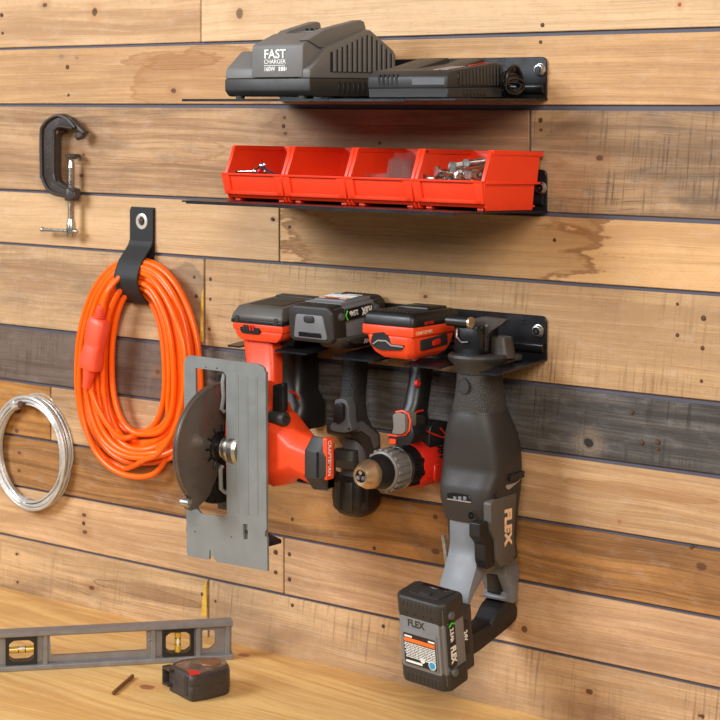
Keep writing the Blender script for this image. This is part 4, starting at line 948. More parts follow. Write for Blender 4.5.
MB().revolve((DX, -.1005, ZD), (0, 1, 0), [(0, .0278), (.001, .0283), (.005, .0283), (.006, .0275)], 40).build('collar_ring', M['zinc'], dr)
MB().revolve((DX, -.153, ZD), (0, 1, 0), [(0, .0178), (.004, .0188), (.012, .0208), (.02, .0228), (.028, .0228)], 36).build('chuck_sleeve', M['black'], dr)
MB().revolve((DX, -.1735, ZD), (0, 1, 0), [(.004, .0082), (.0005, .0088), (0, .0115), (.003, .0135), (.013, .0182), (.021, .019), (.024, .0175)], 36).build('chuck_nose', M['brass'], dr)
MB().revolve((DX, -.1738, ZD), (0, 1, 0), [(.001, .0102), (.0004, .0104), (.0004, .0114), (.001, .0116)], 28, cap=False).build('nose_groove', M['black'], dr)
MB().revolve((DX, -.171, ZD), (0, 1, 0), [(0, .0078), (.004, .0078)], 24).build('chuck_bore', M['black_gloss'], dr)
for k in range(3):
    a = math.radians(90+120*k); d = V((math.cos(a), 0, math.sin(a)))
    MB().cyl(V((DX, -.1735, ZD))+d*.0045, V((DX, -.165, ZD))+d*.0062, .0028, 10).build('chuck_jaw', M['zinc'], dr)
# battery
bx0, bx1 = aty(363.5, 325, -.13).x, aty(405, 330, -.13).x
ya, yb = -.13, -.028
xr_ = .19
zl, zm, zt = 1.3745, 1.4035, 1.4285
foot = MB().rings([[V((x, y, z)) for x, y in ((xa_, yf_+c_), (xa_+c_, yf_), (xb_-c_, yf_), (xb_, yf_+c_), (xb_, yk_-c_), (xb_-c_, yk_), (xa_+c_, yk_), (xa_, yk_-c_))] for xa_, xb_, yf_, yk_, z, c_ in ((bx0+.022, xr_-.008, ya+.010, yb-.03, 1.3645, .006), (bx0+.012, xr_-.002, ya+.003, yb-.018, 1.372, .006), (bx0+.006, xr_, ya, yb-.01, 1.381, .006), (bx0+.004, xr_+.001, ya-.001, yb-.006, 1.3945, .005))], bev=.002)
ft = foot.build('battery_foot', M['saw_orange'], dr)
MB().rings([[V((x, y, z)) for x, y in ((bx0-i, ya-i), (xr_+.003+i, ya-i), (xr_+.003+i, yb+i), (bx0-i, yb+i))] for i, z in ((-.002, 1.3935), (.001, 1.396), (.001, 1.4065), (0, 1.4075))], bev=.002).build('battery_pack', M['saw_orange'], dr)
bp = MB().rings([[V((x, y, z)) for x, y in ((bx0-i, ya-i+.004), (bx0-i+.004, ya-i), (xr_-.001+i, ya-i), (xr_+.003+i, ya-i+.004), (xr_+.003+i, yb+i-.006), (xr_-.003+i, yb+i), (bx0-i+.006, yb+i), (bx0-i, yb+i-.006))] for i, z in ((.001, 1.407), (.0015, 1.410), (.0005, 1.4195), (-.004, 1.425))], bev=.002).build('battery_cover', M['black'], dr)
cv = MB().box((bx0+.016, yb-.05, 1.4235), (xr_-.012, yb-.008, 1.428), .002, 2).build('cover_ridge', M['black'], bp)
for k in range(8): MB().box((bx0+.018+k*.0062, ya+.012, 1.4225), (bx0+.0208+k*.0062, ya+.0165, 1.4262), .0006, 1).build('cover_rib', M['rubber'], bp)
# window in the foot's front, button and print on its side
a, b_ = aty(372, 331, ya), aty(402, 350, ya)
MB().prism(rounded(XZ([(371, 340), (373, 333), (384, 332), (389.5, 338), (390.5, 344), (405, 345.5), (401, 350.5), (379, 350), (371, 345)], ya-.001), .002), 'y', ya-.0014, ya+.004, .0006, 1).build('foot_window', M['black'], ft)
MB().tube([aty(u, v, ya-.002) for u, v in ((373, 344), (378, 340.5), (386, 341), (391, 345.5), (403, 347))], .0011, 6).build('window_rib', M['smoke'], ft)
MB().prism(rounded(YZ([(420, 340.5), (447, 333), (447.5, 344), (421, 351)], xr_+.001), .003), 'x', xr_-.002, xr_+.0018, .001, 2).build('side_panel', M['dgrey'], ft)
MB().prism(rounded(YZ([(432.5, 340.5), (440, 338), (440, 344), (432.5, 346.5)], xr_+.002), .003), 'x', xr_, xr_+.0036, .001, 2).build('charge_button', M['drill_red'], ft)
p = atx(416, 335.5, xr_+.0042)
text('CRAFTSMAN', .0062, p, (0, 1, .02), (0, 0, 1), M['gold'], dr, bold=.02, sx=.98)
MB().prism(rounded(YZ([(420, 323), (447.5, 314.5), (448.5, 318.5), (421, 327.5)], xr_+.003), .002), 'x', xr_, xr_+.0042, .0008, 1).build('side_badge', M['dgrey'], bp)
text('20V MAX', .005, atx(424.5, 325, xr_+.0046), (0, 1, .02), (0, 0, 1), M['drill_red'], bp, bold=.02)
# ------------------------------------------------------------------ reciprocating saw in the right-hand slot
RXc = .253
rs = thing('reciprocating_saw', 'large grey cordless reciprocating saw hanging nose up at the right end of the rack', 'reciprocating saw', (RXc, -.06, 1.366))
def ry(u, v): return atx(u, v, RXc).y
rows = [(371, 456.5, 502.5, 1.0, 2.3), (385, 456, 503.5, 1.0, 2.3), (397, 454.5, 505.5, 1.0, 2.3), (409, 452, 507.5, .95, 2.4)]
def rsec(rows):
    S = []
    for v, u0, u1, k, e in rows:
        c = atx((u0+u1)/2, v, RXc); D = (c-CAM).dot(FWD); w_ = (u1-u0)*D/FP/2
        # silhouette half width of a superellipse seen at the camera's yaw
        q = e/(e-1); f = (.7782**q+(.628*k)**q)**(1/q)
        h = w_/f; S.append((c.z, RXc, c.y, h, h*k, e))
    return S
MB().loft(rsec(rows), 2.3, 40).build('nose_grip', M['grip'], rs)
MB().loft(rsec([(353.5, 449, 507, .95, 2.2), (356, 447.5, 509, .95, 2.2), (360, 449, 508, .95, 2.2), (364, 453.5, 503, 1., 2.2), (372, 456, 500.5, 1., 2.2)]), 2.2, 40).build('nose_flare', M['dgrey'], rs)
p = atx(512, 355, RXc+.02)
MB().loft([(p.z-.004, RXc+.024, -.035, .018, .012, 2.2), (p.z+.003, RXc+.024, -.035, .018, .012, 2.2)], 2.2, 24, bev=.001).build('flare_lobe', M['dgrey'], rs)
# round emblem boss on the grip front
S0 = rsec([(384, 456, 500.5, 1.0, 2.2)])[0]
c = V((RXc-.0035, S0[2]-S0[4]+.0006, S0[0]))
MB().revolve(c+V((0, .006, 0)), (-.12, -1, 0), [(0, .0105), (.0072, .0102), (.0072, .0084), (.0064, .008)], 28).build('round_boss', M['dgrey'], rs)
# upper housing
MB().loft(rsec([(409, 452.5, 507.5, .95, 2.4), (412, 451, 509, .95, 2.5), (421, 448, 513, .92, 2.8), (432, 445.5, 517.5, .9, 3.2), (446, 443.5, 520.5, .84, 3.6), (462, 443, 521.5, .78, 4), (469, 442.5, 521.5, .76, 4.2), (480, 440.5, 522, .94, 4.6), (484, 440, 521.5, .95, 4.6), (497, 440.5, 520, .95, 4.4), (507, 443, 518.5, .92, 4.4), (517, 445, 518, .9, 4.4)]), 4, 48).build('front_housing', M['rubber'], rs, smooth=60)
MB().loft(rsec([(408.6, 451.8, 508, .95, 2.4), (410.4, 451.4, 508.6, .95, 2.4)]), 2.4, 40).build('seam_ring', M['dgrey'], rs)
Sf = rsec([(492, 440.5, 520, .95, 4.4)])[0]; yF = Sf[2]-Sf[4]; xF = RXc+Sf[3]
# window for the blade release on the front
MB().prism(rounded(XZ([(447, 493.5), (452, 492.5), (469, 495), (471.5, 501), (465, 501.5), (448, 498.5)], yF), .0015), 'y', yF-.0008, yF+.004, .0005, 1).build('release_window', M['black_gloss'], rs)
for u in (455, 460, 465): 
    p = aty(u, 498, yF-.0006); MB().box((p.x-.0028, yF-.0016, p.z-.003), (p.x+.0024, yF+.001, p.z+.002), .0006, 1).build('release_lever', M['lgrey'], rs)
a, b_ = aty(447.5, 499, yF-.001), aty(471, 502.5, yF-.001)
MB().tube([a, b_], .0009, 6).build('window_trim', M['smoke'], rs)
for u, v in ((471.5, 515.5),): 
    p = aty(u, v, yF); MB().revolve((p.x, yF-.0008, p.z), (0, 1, 0), [(0, .0042), (0, .0028), (.002, .0026)], 16).build('screw_recess', M['black_gloss'], rs)
# side lever window
MB().prism(rounded(YZ([(505, 471), (509, 463), (519, 458), (520.5, 480), (508, 490.5), (505, 488)], xF), .003), 'x', xF-.006, xF+.001, .0008, 1).build('side_window', M['smoke'], rs)
p = atx(508, 477, xF); q = atx(519, 479, xF)
MB().cyl((xF-.002, p.y, p.z), (xF+.008, p.y-.001, p.z), .0048, 16).box((xF+.001, min(p.y, q.y), p.z-.0045), (xF+.007, max(p.y, q.y)+.004, p.z+.0045), .002, 2).build('orbital_lever', M['black'], rs)
p = atx(496, 495, xF); MB().box((xF-.003, p.y-.003, p.z-.004), (xF+.0006, p.y+.003, p.z+.004), .001).build('screw_recess', M['black_gloss'], rs)
# motor body under it
S = rsec([(512, 447, 518, .84, 4.4), (522, 447.5, 517, .84, 4.4), (540, 449, 516, .82, 4.6), (556, 449, 517.5, .82, 4.6), (572, 447, 519.5, .84, 4.6)])
yb_ = S[2][2]-S[2][4]; xb_ = RXc+S[2][3]
MB().loft([s_ for s_ in S[:4]], 4.4, 48).build('motor_body', M['dgrey'], rs, smooth=60)
# FLEX side panel (raised) with its chamfered outline
XP = max(xb_, xF)+.0015
pan = YZ([(491, 504), (494, 500), (517, 493), (515.5, 516), (514.5, 536), (516, 556), (509, 564), (501, 567), (497, 560), (496, 541), (491.5, 531)], XP)
MB().prism(rounded(pan, .003), 'x', XP-.012, XP, .003, 2).build('side_panel', M['taupe'], rs)
rec = YZ([(482, 524), (490, 521), (491.5, 533), (496, 540), (497.5, 566), (490, 570), (487.5, 562), (487, 545), (482, 538)], XP)
MB().prism(rounded(rec, .002), 'x', XP-.02, XP-.0035, .002, 1).build('side_recess', M['black'], rs)
p = atx(505.2, 509.5, XP+.0004)
text('FLEX', .0205, p, (0, -.0, -1), (0, 1, 0), M['gold'], rs, bold=.05, sx=1.02)
# light grey front panel flowing into the strut of the D-handle
XS0, XS1 = RXc-.0265, RXc+.021
yt_ = yb_-.0035
zv = lambda v, y: aty(465, v, y).z
C_f = YZ([(470, 590), (468, 609), (475.5, 591), (484, 576.5), (493, 569), (505, 557)], XS1)
prof = [(yt_, zv(521.5, yt_)), (yt_, zv(551, yt_)), C_f[0], (C_f[0][0]-.012, C_f[0][1]-.03), (C_f[1][0]-.006, C_f[1][1]-.012)]+C_f[1:]+[(C_f[5][0], zv(521.5, yt_))]
MB().prism(rounded(prof, [.002, .012, .004, .004, .003, .003, .004, .006, .006, .003, .001], 4), 'x', XS0, XS1, .0035, 2).build('handle_strut', M['lgrey'], rs)
# rear body, trigger, grip
MB().prism(rounded([(yt_+.022, 1.135), (yt_+.022, 1.115), (yt_+.055, 1.104), (yt_+.062, 1.085), (-.016, 1.082), (-.012, 1.10), (-.018, 1.135)], .006), 'x', RXc-.02, RXc+.0215, .004, 2).build('rear_housing', M['lgrey'], rs)
tp_ = YZ([(487, 591.5), (487, 581)], RXc-.008)+YZ([(497, 574), (504, 573), (506, 580), (506, 592), (500, 595)], RXc+.01)
MB().prism(rounded(tp_, .004), 'x', RXc-.008, RXc+.01, .003, 2).build('trigger', M['black'], rs)
gp = YZ([(474, 619), (481, 604), (487, 597)], RXc-.015)+YZ([(512, 599), (518, 607), (517, 618), (510, 626), (499, 635), (479, 651), (458, 664), (450, 655), (462, 640)], RXc+.015)
gp = [(min(y, -.004), z) for y, z in gp]
MB().prism(rounded(gp, .005), 'x', RXc-.0155, RXc+.0155, .006, 3).build('rear_grip', M['black'], rs)
gq = YZ([(489, 630), (496, 614), (504, 605), (509, 609), (503, 619), (493, 631)], RXc+.0158)
MB().prism(rounded(gq, .003), 'x', RXc+.012, RXc+.0165, .0012, 1).build('grip_pad', M['blackgrip'], rs)
gh = YZ([(505, 560), (518, 566), (519.5, 574), (517.5, 590), (518, 601), (512, 604), (511, 592), (505, 577)], RXc+.022)
MB().prism(rounded([(min(y, -.003), z) for y, z in gh], .004), 'x', RXc-.02, RXc+.022, .003, 2).build('rear_frame', M['lgrey'], rs)
tb2 = YZ([(487, 596)], RXc-.012)+YZ([(505, 592), (514, 594), (516, 601), (508, 602), (499, 600)], RXc+.016)
MB().prism(rounded([(min(y, -.004), z) for y, z in tb2], .003), 'x', RXc-.0165, RXc+.0165, .002, 2).build('trigger_bracket', M['lgrey'], rs)
# blade hook rod on the far side
a, b_ = aty(443.2, 535, -.1), aty(447, 565, -.1)
MB().cyl(a, b_, .0028, 10).tube([b_, b_+V((.006, .004, -.004)), b_+V((.03, .012, -.004))], .0026, 8).build('hanging_hook', M['zinc'], rs)
# blade clamp, shoe arm and pivot above the flare
a = aty(455, 350, -.1)
zz = lambda v, y: aty(470, v, y).z
MB().box((RXc-.03, -.085, zz(356, -.07)), (RXc+.012, -.04, zz(324, -.07)), .004, 2).build('blade_clamp', M['black_gloss'], rs)
MB().cyl((RXc-.034, -.09, zz(322.5, -.09)), (RXc+.002, -.09, zz(322.5, -.09)), .0065, 16).build('shoe_pin', M['black'], rs)
for x in (RXc+.0005,): MB().cyl((x, -.09, zz(322.5, -.09)), (x+.003, -.09, zz(322.5, -.09)), .0072, 16).build('pin_ring', M['brass'], rs)
arm = XZ([(474, 318.5), (483, 316.5), (508, 319.5), (503, 324), (492, 331), (487.5, 337), (486.5, 352), (482, 352), (481, 336), (477, 330)], -.07)
MB().prism(rounded(arm, .002), 'y', -.073, -.066, .001, 1).build('shoe_arm', M['iron'], rs)
p = aty(487, 325.5, -.073); MB().cyl((p.x, -.0745, p.z), (p.x, -.072, p.z), .0022, 12).build('arm_rivet', M['zinc'], rs)
MB().loft([(zz(355, -.06), RXc+.025, -.05, .016, .014), (zz(335, -.06), RXc+.022, -.05, .013, .013)], 2.5, 20).build('plunger', M['iron'], rs)
MB().tube([V((RXc-.022, -.087, zz(330, -.087))), V((RXc-.022, -.088, zz(338, -.087))), V((RXc-.014, -.088, zz(343, -.087))), V((RXc-.004, -.088, zz(342, -.087)))], .0012, 6).build('clamp_lever', M['zinc'], rs)
# battery at the foot of the grip: outer end up, label facing the room
yB = -.150
cB = aty(427, 635, -.2)
T2 = Matrix.Translation((0.2955, -.158, 1.0915)) @ Matrix.Rotation(math.radians(3.5), 4, 'Y') @ Matrix.Rotation(math.radians(11), 4, 'X') @ Matrix(((-1, 0, 0, 0), (0, 0, -1, 0), (0, -1, 0, 0), (0, 0, 0, 1))) @ Matrix.Diagonal((.97, 1, .95, 1))
core2 = flex_battery(rs, T2, side=-1)[0]
ftm = MB().prism(rounded([(.012, .0), (.067, .0), (.067, .03), (.012, .03)], .003), 'y', .03, .112, .003, 2, M=T2 @ Matrix.Translation((0, 0, -.027)))
ftm.build('battery_foot', M['dgrey'], rs)
o_ = T2 @ V((.0116, .050, -.006)); S3 = T2.to_3x3()
MB().prism(rounded([(.045, -.016), (.09, -.016), (.09, -.003), (.045, -.003)], .003), 'x', .0105, .013, .0005, 1, M=T2).build('foot_badge', M['black'], rs)
text('24V', .0095, T2 @ V((.0103, .057, -.005)), S3 @ V((0, 1, 0)), S3 @ V((0, 0, -1)), M['white'], rs, bold=.03, sx=.9)
# ------------------------------------------------------------------ hanging strap and coiled extension cord
sx0, sx1 = aty(130.5, 230, -.004).x, aty(153.5, 230, -.004).x
zt = aty(142, 207, 0).z
def zp(v, y, u=140): return aty(u, v, y).z
strap = thing('hanging_strap', 'black webbing strap with a silver eyelet holding the orange cord on the wall', 'strap', (aty(142, 230, 0).x, 0, aty(142, 240, 0).z))
# one continuous band: down the wall, under the coil, up its front and sewn to itself
outer = [(-.0006, zt), (-.004, zp(243, -.004)), (-.008, zp(251, -.008)), (-.030, zp(262, -.030)), (-.050, zp(276, -.05)), (-.056, zp(285, -.056)), (-.054, zp(292, -.054)), (-.045, zp(298, -.045)), (-.028, zp(302, -.028)), (-.008, zp(304, -.008)), (-.001, zp(300, -.001))]
inner = [(-.0035, zp(296, -.004)), (-.014, zp(297, -.014)), (-.030, zp(296, -.03)), (-.044, zp(292, -.044)), (-.050, zp(286, -.05)), (-.0475, zp(277, -.0475)), (-.028, zp(264.5, -.028)), (-.0095, zp(256, -.0095)), (-.0035, zp(262, -.0035))]
def smooth(pts, n=4):
    out = []; P = [V(p) for p in pts]
    for i in range(len(P)-1):
        a, b, c, d = P[max(i-1, 0)], P[i], P[i+1], P[min(i+2, len(P)-1)]
        for k in range(n):
            t = k/n; out.append(tuple(.5*((2*b)+(c-a)*t+(2*a-5*b+4*c-d)*t*t+(3*b-a-3*c+d)*t**3)))
    out.append(tuple(P[-1])); return out
def ribbon(path, x0, x1, th, mat, name, par):
    P = [V(p) for p in path]; up, dn = [], []
    for i in range(len(P)):
        t = (P[min(i+1, len(P)-1)]-P[max(i-1, 0)]).normalized(); n = V((-t.y, t.x)); up.append(P[i]+n*th/2); dn.append(P[i]-n*th/2)
    mb = MB()
    for i in range(len(P)-1): pass
    R = [[V((x0, u.x, u.y)), V((x1, u.x, u.y)), V((x1, d.x, d.y)), V((x0, d.x, d.y))] for u, d in zip(up, dn)]
    mb.rings(R); return mb.build(name, M[mat], par, smooth=50)
back = smooth([(-.0016, zt), (-.0018, zp(240, -.002)), (-.0022, zp(262, -.002)), (-.0022, zp(292, -.002)), (-.0035, zp(299, -.004)), (-.010, zp(303, -.010)), (-.020, zp(300, -.02)), (-.0315, zp(293, -.0315)), (-.0375, zp(284, -.0375)), (-.0375, zp(276, -.0375)), (-.030, zp(264, -.03)), (-.017, zp(253, -.017)), (-.0085, zp(246, -.0085)), (-.0055, zp(241, -.0055))])
band = ribbon(back, sx0, sx1, .0028, 'webbing', 'band', strap)
tab = ribbon(smooth([(-.0044, zp(209, -.004)), (-.0046, zp(225, -.004)), (-.0048, zp(244, -.005))]), sx0+.0002, sx1-.0002, .0022, 'webbing', 'top_tab', strap)
st = MB()
for v in (242.5, 245): 
    z = zp(v, -.0065); st.tube([(sx0+.003, -.0068, z), (sx1-.003, -.0068, z)], .0006, 6)
st.build('stitching', M['dgrey'], strap)
e = aty(141.8, 221.3, -.006)
ey = MB(); N_ = 28
ey.rings([[V((e.x+r*math.cos(2*math.pi*k/N_), y, e.z+r*math.sin(2*math.pi*k/N_))) for k in range(N_)] for y, r in ((-.0052, .0122), (-.0066, .0122), (-.0076, .0105), (-.0074, .0075), (-.0052, .0064))], cap=False)
ey.build('eyelet', M['eyelet'], strap)
MB().revolve((e.x, -.0048, e.z), (0, -1, 0), [(0, .0063), (.0006, .0063)], 20).build('eyelet_hole', M['black_gloss'], strap)
MB().revolve((e.x, -.005, e.z+.001), (0, -1, 0), [(0, .003), (.002, .0034), (.003, .002)], 14).build('nail', M['rust'], strap)
# the cord: twelve turns in one run
cord = thing('extension_cord', 'orange extension cord coiled in a tall oval below the black strap', 'extension cord', (-.42, -.02, 1.3))
rc = random.Random(21); r0 = .0045
NT_ = 15
prm = []
for i in range(NT_):
    t = i/(NT_-1)
    # pixel extents of one turn: left, right, top, bottom and layer off the wall
    prm.append([78.5+33*t+rc.uniform(-1.5, 1.5), 199-34*t+rc.uniform(-2, 2), 259.5+31*t+rc.uniform(-1, 1), 471-36*t+rc.uniform(-9, 6), .0075+.0092*((i*2+i//3) % 4)])
prm = [prm[k] for k in (0, 3, 6, 9, 12, 1, 4, 7, 10, 13, 2, 5, 8, 11, 14)]
prm[5][3] = 477; prm[5][1] = 200; prm[0][0] = 77; prm[9][0] = 112
pts = []; SEG = 44
def loop_pt(pr, a):
    L, R_2, T_, B_, dep = pr
    cu, cv = (L+R_2)/2, (T_+B_)/2
    c, s_ = math.cos(a), math.sin(a)
    ex = 2.25
    du = math.copysign(abs(s_)**(2/ex), s_)*(R_2-L)/2; dv = -math.copysign(abs(c)**(2/ex), c)*(B_-T_)/2
    u = cu+du*(1-.10*c)-2*c; v = cv+dv
    k = max(0., c)**6        # pinched together where the strap holds the turns
    d = dep*(1-k)+(.0075+.55*dep+(v-258)/40*.002)*k
    return u, v, d
for i in range(NT_):
    for j in range(SEG):
        a = 2*math.pi*j/SEG+math.pi; f = j/SEG
        # blend to the next turn near the end of each lap (at the bottom)
        w_ = max(0, (f-.82)/.18); w_ = w_*w_*(3-2*w_)
        p1 = loop_pt(prm[i], a); p2 = loop_pt(prm[(i+1) % NT_], a) if i < NT_-1 else p1
        u, v, d = [x*(1-w_)+y*w_ for x, y in zip(p1, p2)]
        pts.append(aty(u, v, -max(d, r0+.0012)))
end = [aty(u, v, -y) for u, v, y in ((131, 437, .03), (120, 437, .04), (108, 425, .046), (98, 408, .05), (93, 396, .052), (91, 390, .053))]
start = [aty(u, v, -y) for u, v, y in ((103, 312, .050), (104, 303, .052), (108, 292, .052), (114, 283, .044), (122, 276, .034), (132, 272, .028), (142, 273, .028), (154, 281, .038), (172, 310, .047), (186, 360, .049), (178, 420, .048), (160, 452, .047), (146, 459, .046))]
def sm3(P, n=5):
    out = []
    for i in range(len(P)-1):
        a, b, c, d = P[max(i-1, 0)], P[i], P[i+1], P[min(i+2, len(P)-1)]
        for k in range(n):
            t = k/n; out.append(.5*((2*b)+(c-a)*t+(2*a-5*b+4*c-d)*t*t+(3*b-a-3*c+d)*t**3))
    out.append(P[-1]); return out
path = sm3(start+pts[1:], 3)
MB().tube(path, r0, 10).build('cord', M['cord'], cord, smooth=70)
MB().tube(sm3([pts[-1]]+end, 5), r0, 10).build('cord_tail', M['cord'], cord, smooth=70)
# plug body
def plug(a, b, w0, w1, y0_, name):
    pa, pb = V(a), V(b); ax = (pb-pa); L = ax.length; ax.normalize(); s_ = V((1, 0, 0)); s_ = (s_-ax*s_.dot(ax)).normalized(); n = ax.cross(s_)
    mb = MB(); R = []
    for t, ws, wn in ((0, .62, .62), (.02, .8, .75), (.10, 1., .9), (.45, .96, .9), (.52, .84, .8), (.55, .86, .86), (.86, 1.06, 1.), (.97, 1.0, .95), (1, .8, .8)):
        R.append([pa+ax*L*t+s_*w0*ws*math.copysign(abs(math.cos(q))**(2/3.2), math.cos(q))+n*w1*wn*math.copysign(abs(math.sin(q))**(2/3.2), math.sin(q)) for q in [2*math.pi*(k+.5)/24 for k in range(24)]])
    mb.rings(R); return mb
pa, pb = aty(99.5, 318, -.052), aty(90, 369, -.053)
pl = plug(pa, pb, .0188, .0135, 0, 'plug').build('plug', M['coral'], cord)
MB().loft([(0, 0, 0, .1, .1)], 2, 8) if False else None
ax = (pb-pa).normalized()
relief = MB()
for k in range(5):
    o_ = pa-ax*(.002+k*.0036); relief.revolve(o_, -ax, [(0, .0095-k*.0006), (.0022, .0095-k*.0006), (.0024, .007), (.0036, .007)], 18)
relief.build('strain_relief', M['coral'], pl)
relief = MB().revolve(pb, ax, [(0, .011), (.004, .0098), (.012, .0092), (.016, .008), (.03, .0066)], 18); relief.build('strain_relief', M['coral'], pl)
o_ = pa+ax*.030+V((.012, -.002, 0)); 
MB().rings([[o_+ax*t+V((x, y, 0)) for x, y in ((-.004, -.009), (.006, -.006), (.006, .008), (-.004, .009))] for t in (-.022, .03)], bev=.003).build('plug_rib', M['coral'], pl)
# ------------------------------------------------------------------ G-clamp
gcl = thing('clamp', 'old dark iron C-clamp with a steel screw hung on the wall boards', 'clamp', (aty(55, 150, 0).x, 0, aty(55, 200, 0).z))
fr = [(40, 132), (42.5, 123.5), (48, 117.5), (58, 113.3), (69, 118), (76.5, 126.5), (82.5, 132), (81.5, 134.5), (76.5, 131), (72, 128.6), (66, 128), (59.5, 127.2), (55.8, 129.5), (54.6, 134), (54.2, 174.5), (55.6, 179.5), (59, 183.5), (66, 187), (74, 189.2), (74, 199), (66, 198), (53, 195.5), (45.5, 188.5), (40.5, 175.5)]
ya = -.026
mb = MB().prism(rounded(XZ(fr, ya), .004, 3), 'y', -.0235, -.012, .002, 2)
for pp in ([(41.4, 178), (41, 134), (44, 124.5), (49, 119.2), (58, 115.3), (68, 119.6), (75, 127.5)], [(53.3, 178), (53.5, 134), (55.5, 128.5), (60, 126), (67, 127), (73, 128)], [(41.5, 176), (46.5, 187.5), (54, 194), (66, 196.6), (74, 197.6)], [(53.4, 174), (55, 181), (59, 185), (67, 188.3), (75, 190.3)]):
    mb.tube(sm3([aty(u, v, ya) for u, v in pp], 4), .0026, 6)
mb.build('frame', M['iron'], gcl)
for v, t_ in ((148, 0),): 
    lt = MB()
    for k in range(6):
        p = aty(46.5, 142+k*5, ya); lt.box((p.x-.002, -.0242, p.z-.0032), (p.x+.002, -.0228, p.z+.0018), .0005, 1)
    lt.build('cast_mark', M['iron'], gcl)
ys_ = -.018
p0, p1 = aty(71.3, 160, ys_), aty(71, 237, ys_)
b_ = aty(72.5, 194.5, ys_); MB().revolve((b_.x-.0015, ys_, b_.z-.0095), (0, 0, 1), [(0, .0105), (.002, .0115), (.017, .0115), (.019, .0105)], 20).build('screw_boss', M['iron'], gcl)
prof = [(0, .0052)]; L = (p1-p0).length
k = 0
prof = [(0, .003), (.004, .0045)]
z = .012
while z < L-.03: prof += [(z, .0056), (z+.0012, .0048), (z+.0024, .0056)]; z += .0024
prof += [(L-.026, .0054), (L-.022, .007), (L-.002, .0074), (L, .006)]
MB().revolve(p0, p1-p0, prof, 16).build('screw', M['zinc'], gcl)
a, b_ = aty(42.5, 229.5, ys_), aty(76, 231.5, ys_)
MB().cyl(a, b_, .0028, 12).ball(a, .0042).ball(b_, .0042).build('handle_bar', M['zinc'], gcl)
c = aty(73, 156, ys_); MB().revolve((c.x, ys_, c.z-.005), (0, 0, 1), [(0, .0045), (.002, .009), (.0035, .0128), (.0065, .0128), (.008, .011)], 22).build('swivel_pad', M['iron'], gcl)
c = aty(81, 132.5, -.018)
MB().revolve((c.x-.002, -.018, c.z-.003), (.5, 0, -.85), [(0, .009), (.006, .0085)], 16).build('jaw_pad', M['iron'], gcl)
MB().cyl((aty(66, 128, 0).x, 0, aty(66, 130.5, 0).z), (aty(66, 128, 0).x, -.022, aty(66, 130.5, -.02).z), .0022, 10)
n_ = aty(62, 129, -.012)
tag(MB().revolve((n_.x, .004, n_.z-.0045), (0, -1, 0), [(0, .002), (.026, .002), (.0265, .004), (.028, .004)], 12).build('nail', M['rust']), 'nail under the top bend of the iron clamp that it hangs from', 'nail')
# ------------------------------------------------------------------ coil of bright wire
wc = thing('wire_coil', 'round coil of bright silver wire hanging on the wall at the left edge', 'wire coil', (aty(35, 452, 0).x, -.01, aty(35, 452, 0).z))
cc = aty(31.5, 452.5, -.0115); rw = random.Random(9)
Rm = .0815
pts = []
NL = 30
for i in range(NL):
    dr_, dy_ = rw.uniform(-.0075, .0065), rw.uniform(-.008, .008); ph = rw.uniform(0, 6.28)
    for j in range(48):
        a = 2*math.pi*j/48; f = j/48
        pts.append((i, a, dr_+.0012*math.sin(2*a+ph), dy_))
P = []
for k, (i, a, dr_, dy_) in enumerate(pts):
    w_ = max(0, (a/(2*math.pi)-.85)/.15)
    if i < NL-1: nx = pts[k+48 if k+48 < len(pts) else -1]; dr_, dy_ = dr_*(1-w_)+nx[2]*w_, dy_*(1-w_)+nx[3]*w_
    r = Rm+dr_; P.append(V((cc.x+r*math.cos(a), min(cc.y+dy_, -.0022), cc.z+r*math.sin(a)*1.035)))
MB().tube(P, .0017, 6).build('wire', M['wire'], wc, smooth=70)
# plastic-tape wraps
for deg in (117, 262):
    a = math.radians(deg); c = V((cc.x+(Rm-.0005)*math.cos(a), cc.y, cc.z+(Rm-.0005)*math.sin(a)*1.035)); t_ = V((-math.sin(a), 0, math.cos(a))); n_ = V((math.cos(a), 0, math.sin(a)))
    MB().rings([[c+t_*s_+n_*.0098*math.cos(q)+V((0, .0098*math.sin(q), 0)) for q in [2*math.pi*k/18 for k in range(18)]] for s_ in (-.006, .006)], bev=.001).build('binding_wrap', M['wire'], wc)
e0 = P[200]; wv = MB().tube(sm3([aty(u, v, -y) for u, v, y in ((30, 394.5, .02), (42, 393.8, .028), (50, 398, .03), (54, 405, .026), (57, 413, .02))], 5), .0012, 6); wv.build('wire_end', M['wire'], wc)
n_ = aty(24.5, 405, -.02)
tag(MB().revolve((n_.x, .004, n_.z), (0, -1, .06), [(0, .003), (.03, .003), (.031, .0058), (.0335, .0062), (.035, .0045)], 14).build('nail', M['rust']), 'dark nail that the silver wire coil hangs from', 'nail')
# ------------------------------------------------------------------ spirit level standing on the bench
ZB = .9
A0, A1 = atz(0, 672.5, ZB), atz(233, 659.8, ZB)
lx = (A1-A0).normalized(); ln = V((lx.y, -lx.x, 0))      # ln points at the room
LEN = .61; H_, W_ = .0545, .024
OR = A1-lx*LEN-ln*W_                                   # local x along, y towards the room (0..W), z up
TL = Matrix(((lx.x, ln.x, 0, OR.x), (lx.y, ln.y, 0, OR.y), (0, 0, 1, ZB), (0, 0, 0, 1)))
lev = thing('spirit_level', 'grey aluminium spirit level standing on the bench behind the tape measure', 'level', A1-lx*LEN/2-ln*W_/2)
def lu(u, v):       # pixel on the front face -> local (x, z)
    k = ray(u, v); p0 = A0; t = (p0-CAM).dot(ln)/k.dot(ln); q = CAM+k*t
    return ((q-OR).dot(lx), q.z-ZB)
wv_ = .005
holes = []
hc = [lu(u, v) for u, v in ((50, 637), (147, 632), (147.5, 652), (51.5, 657.5))]
holes.append(rounded(hc, .002))
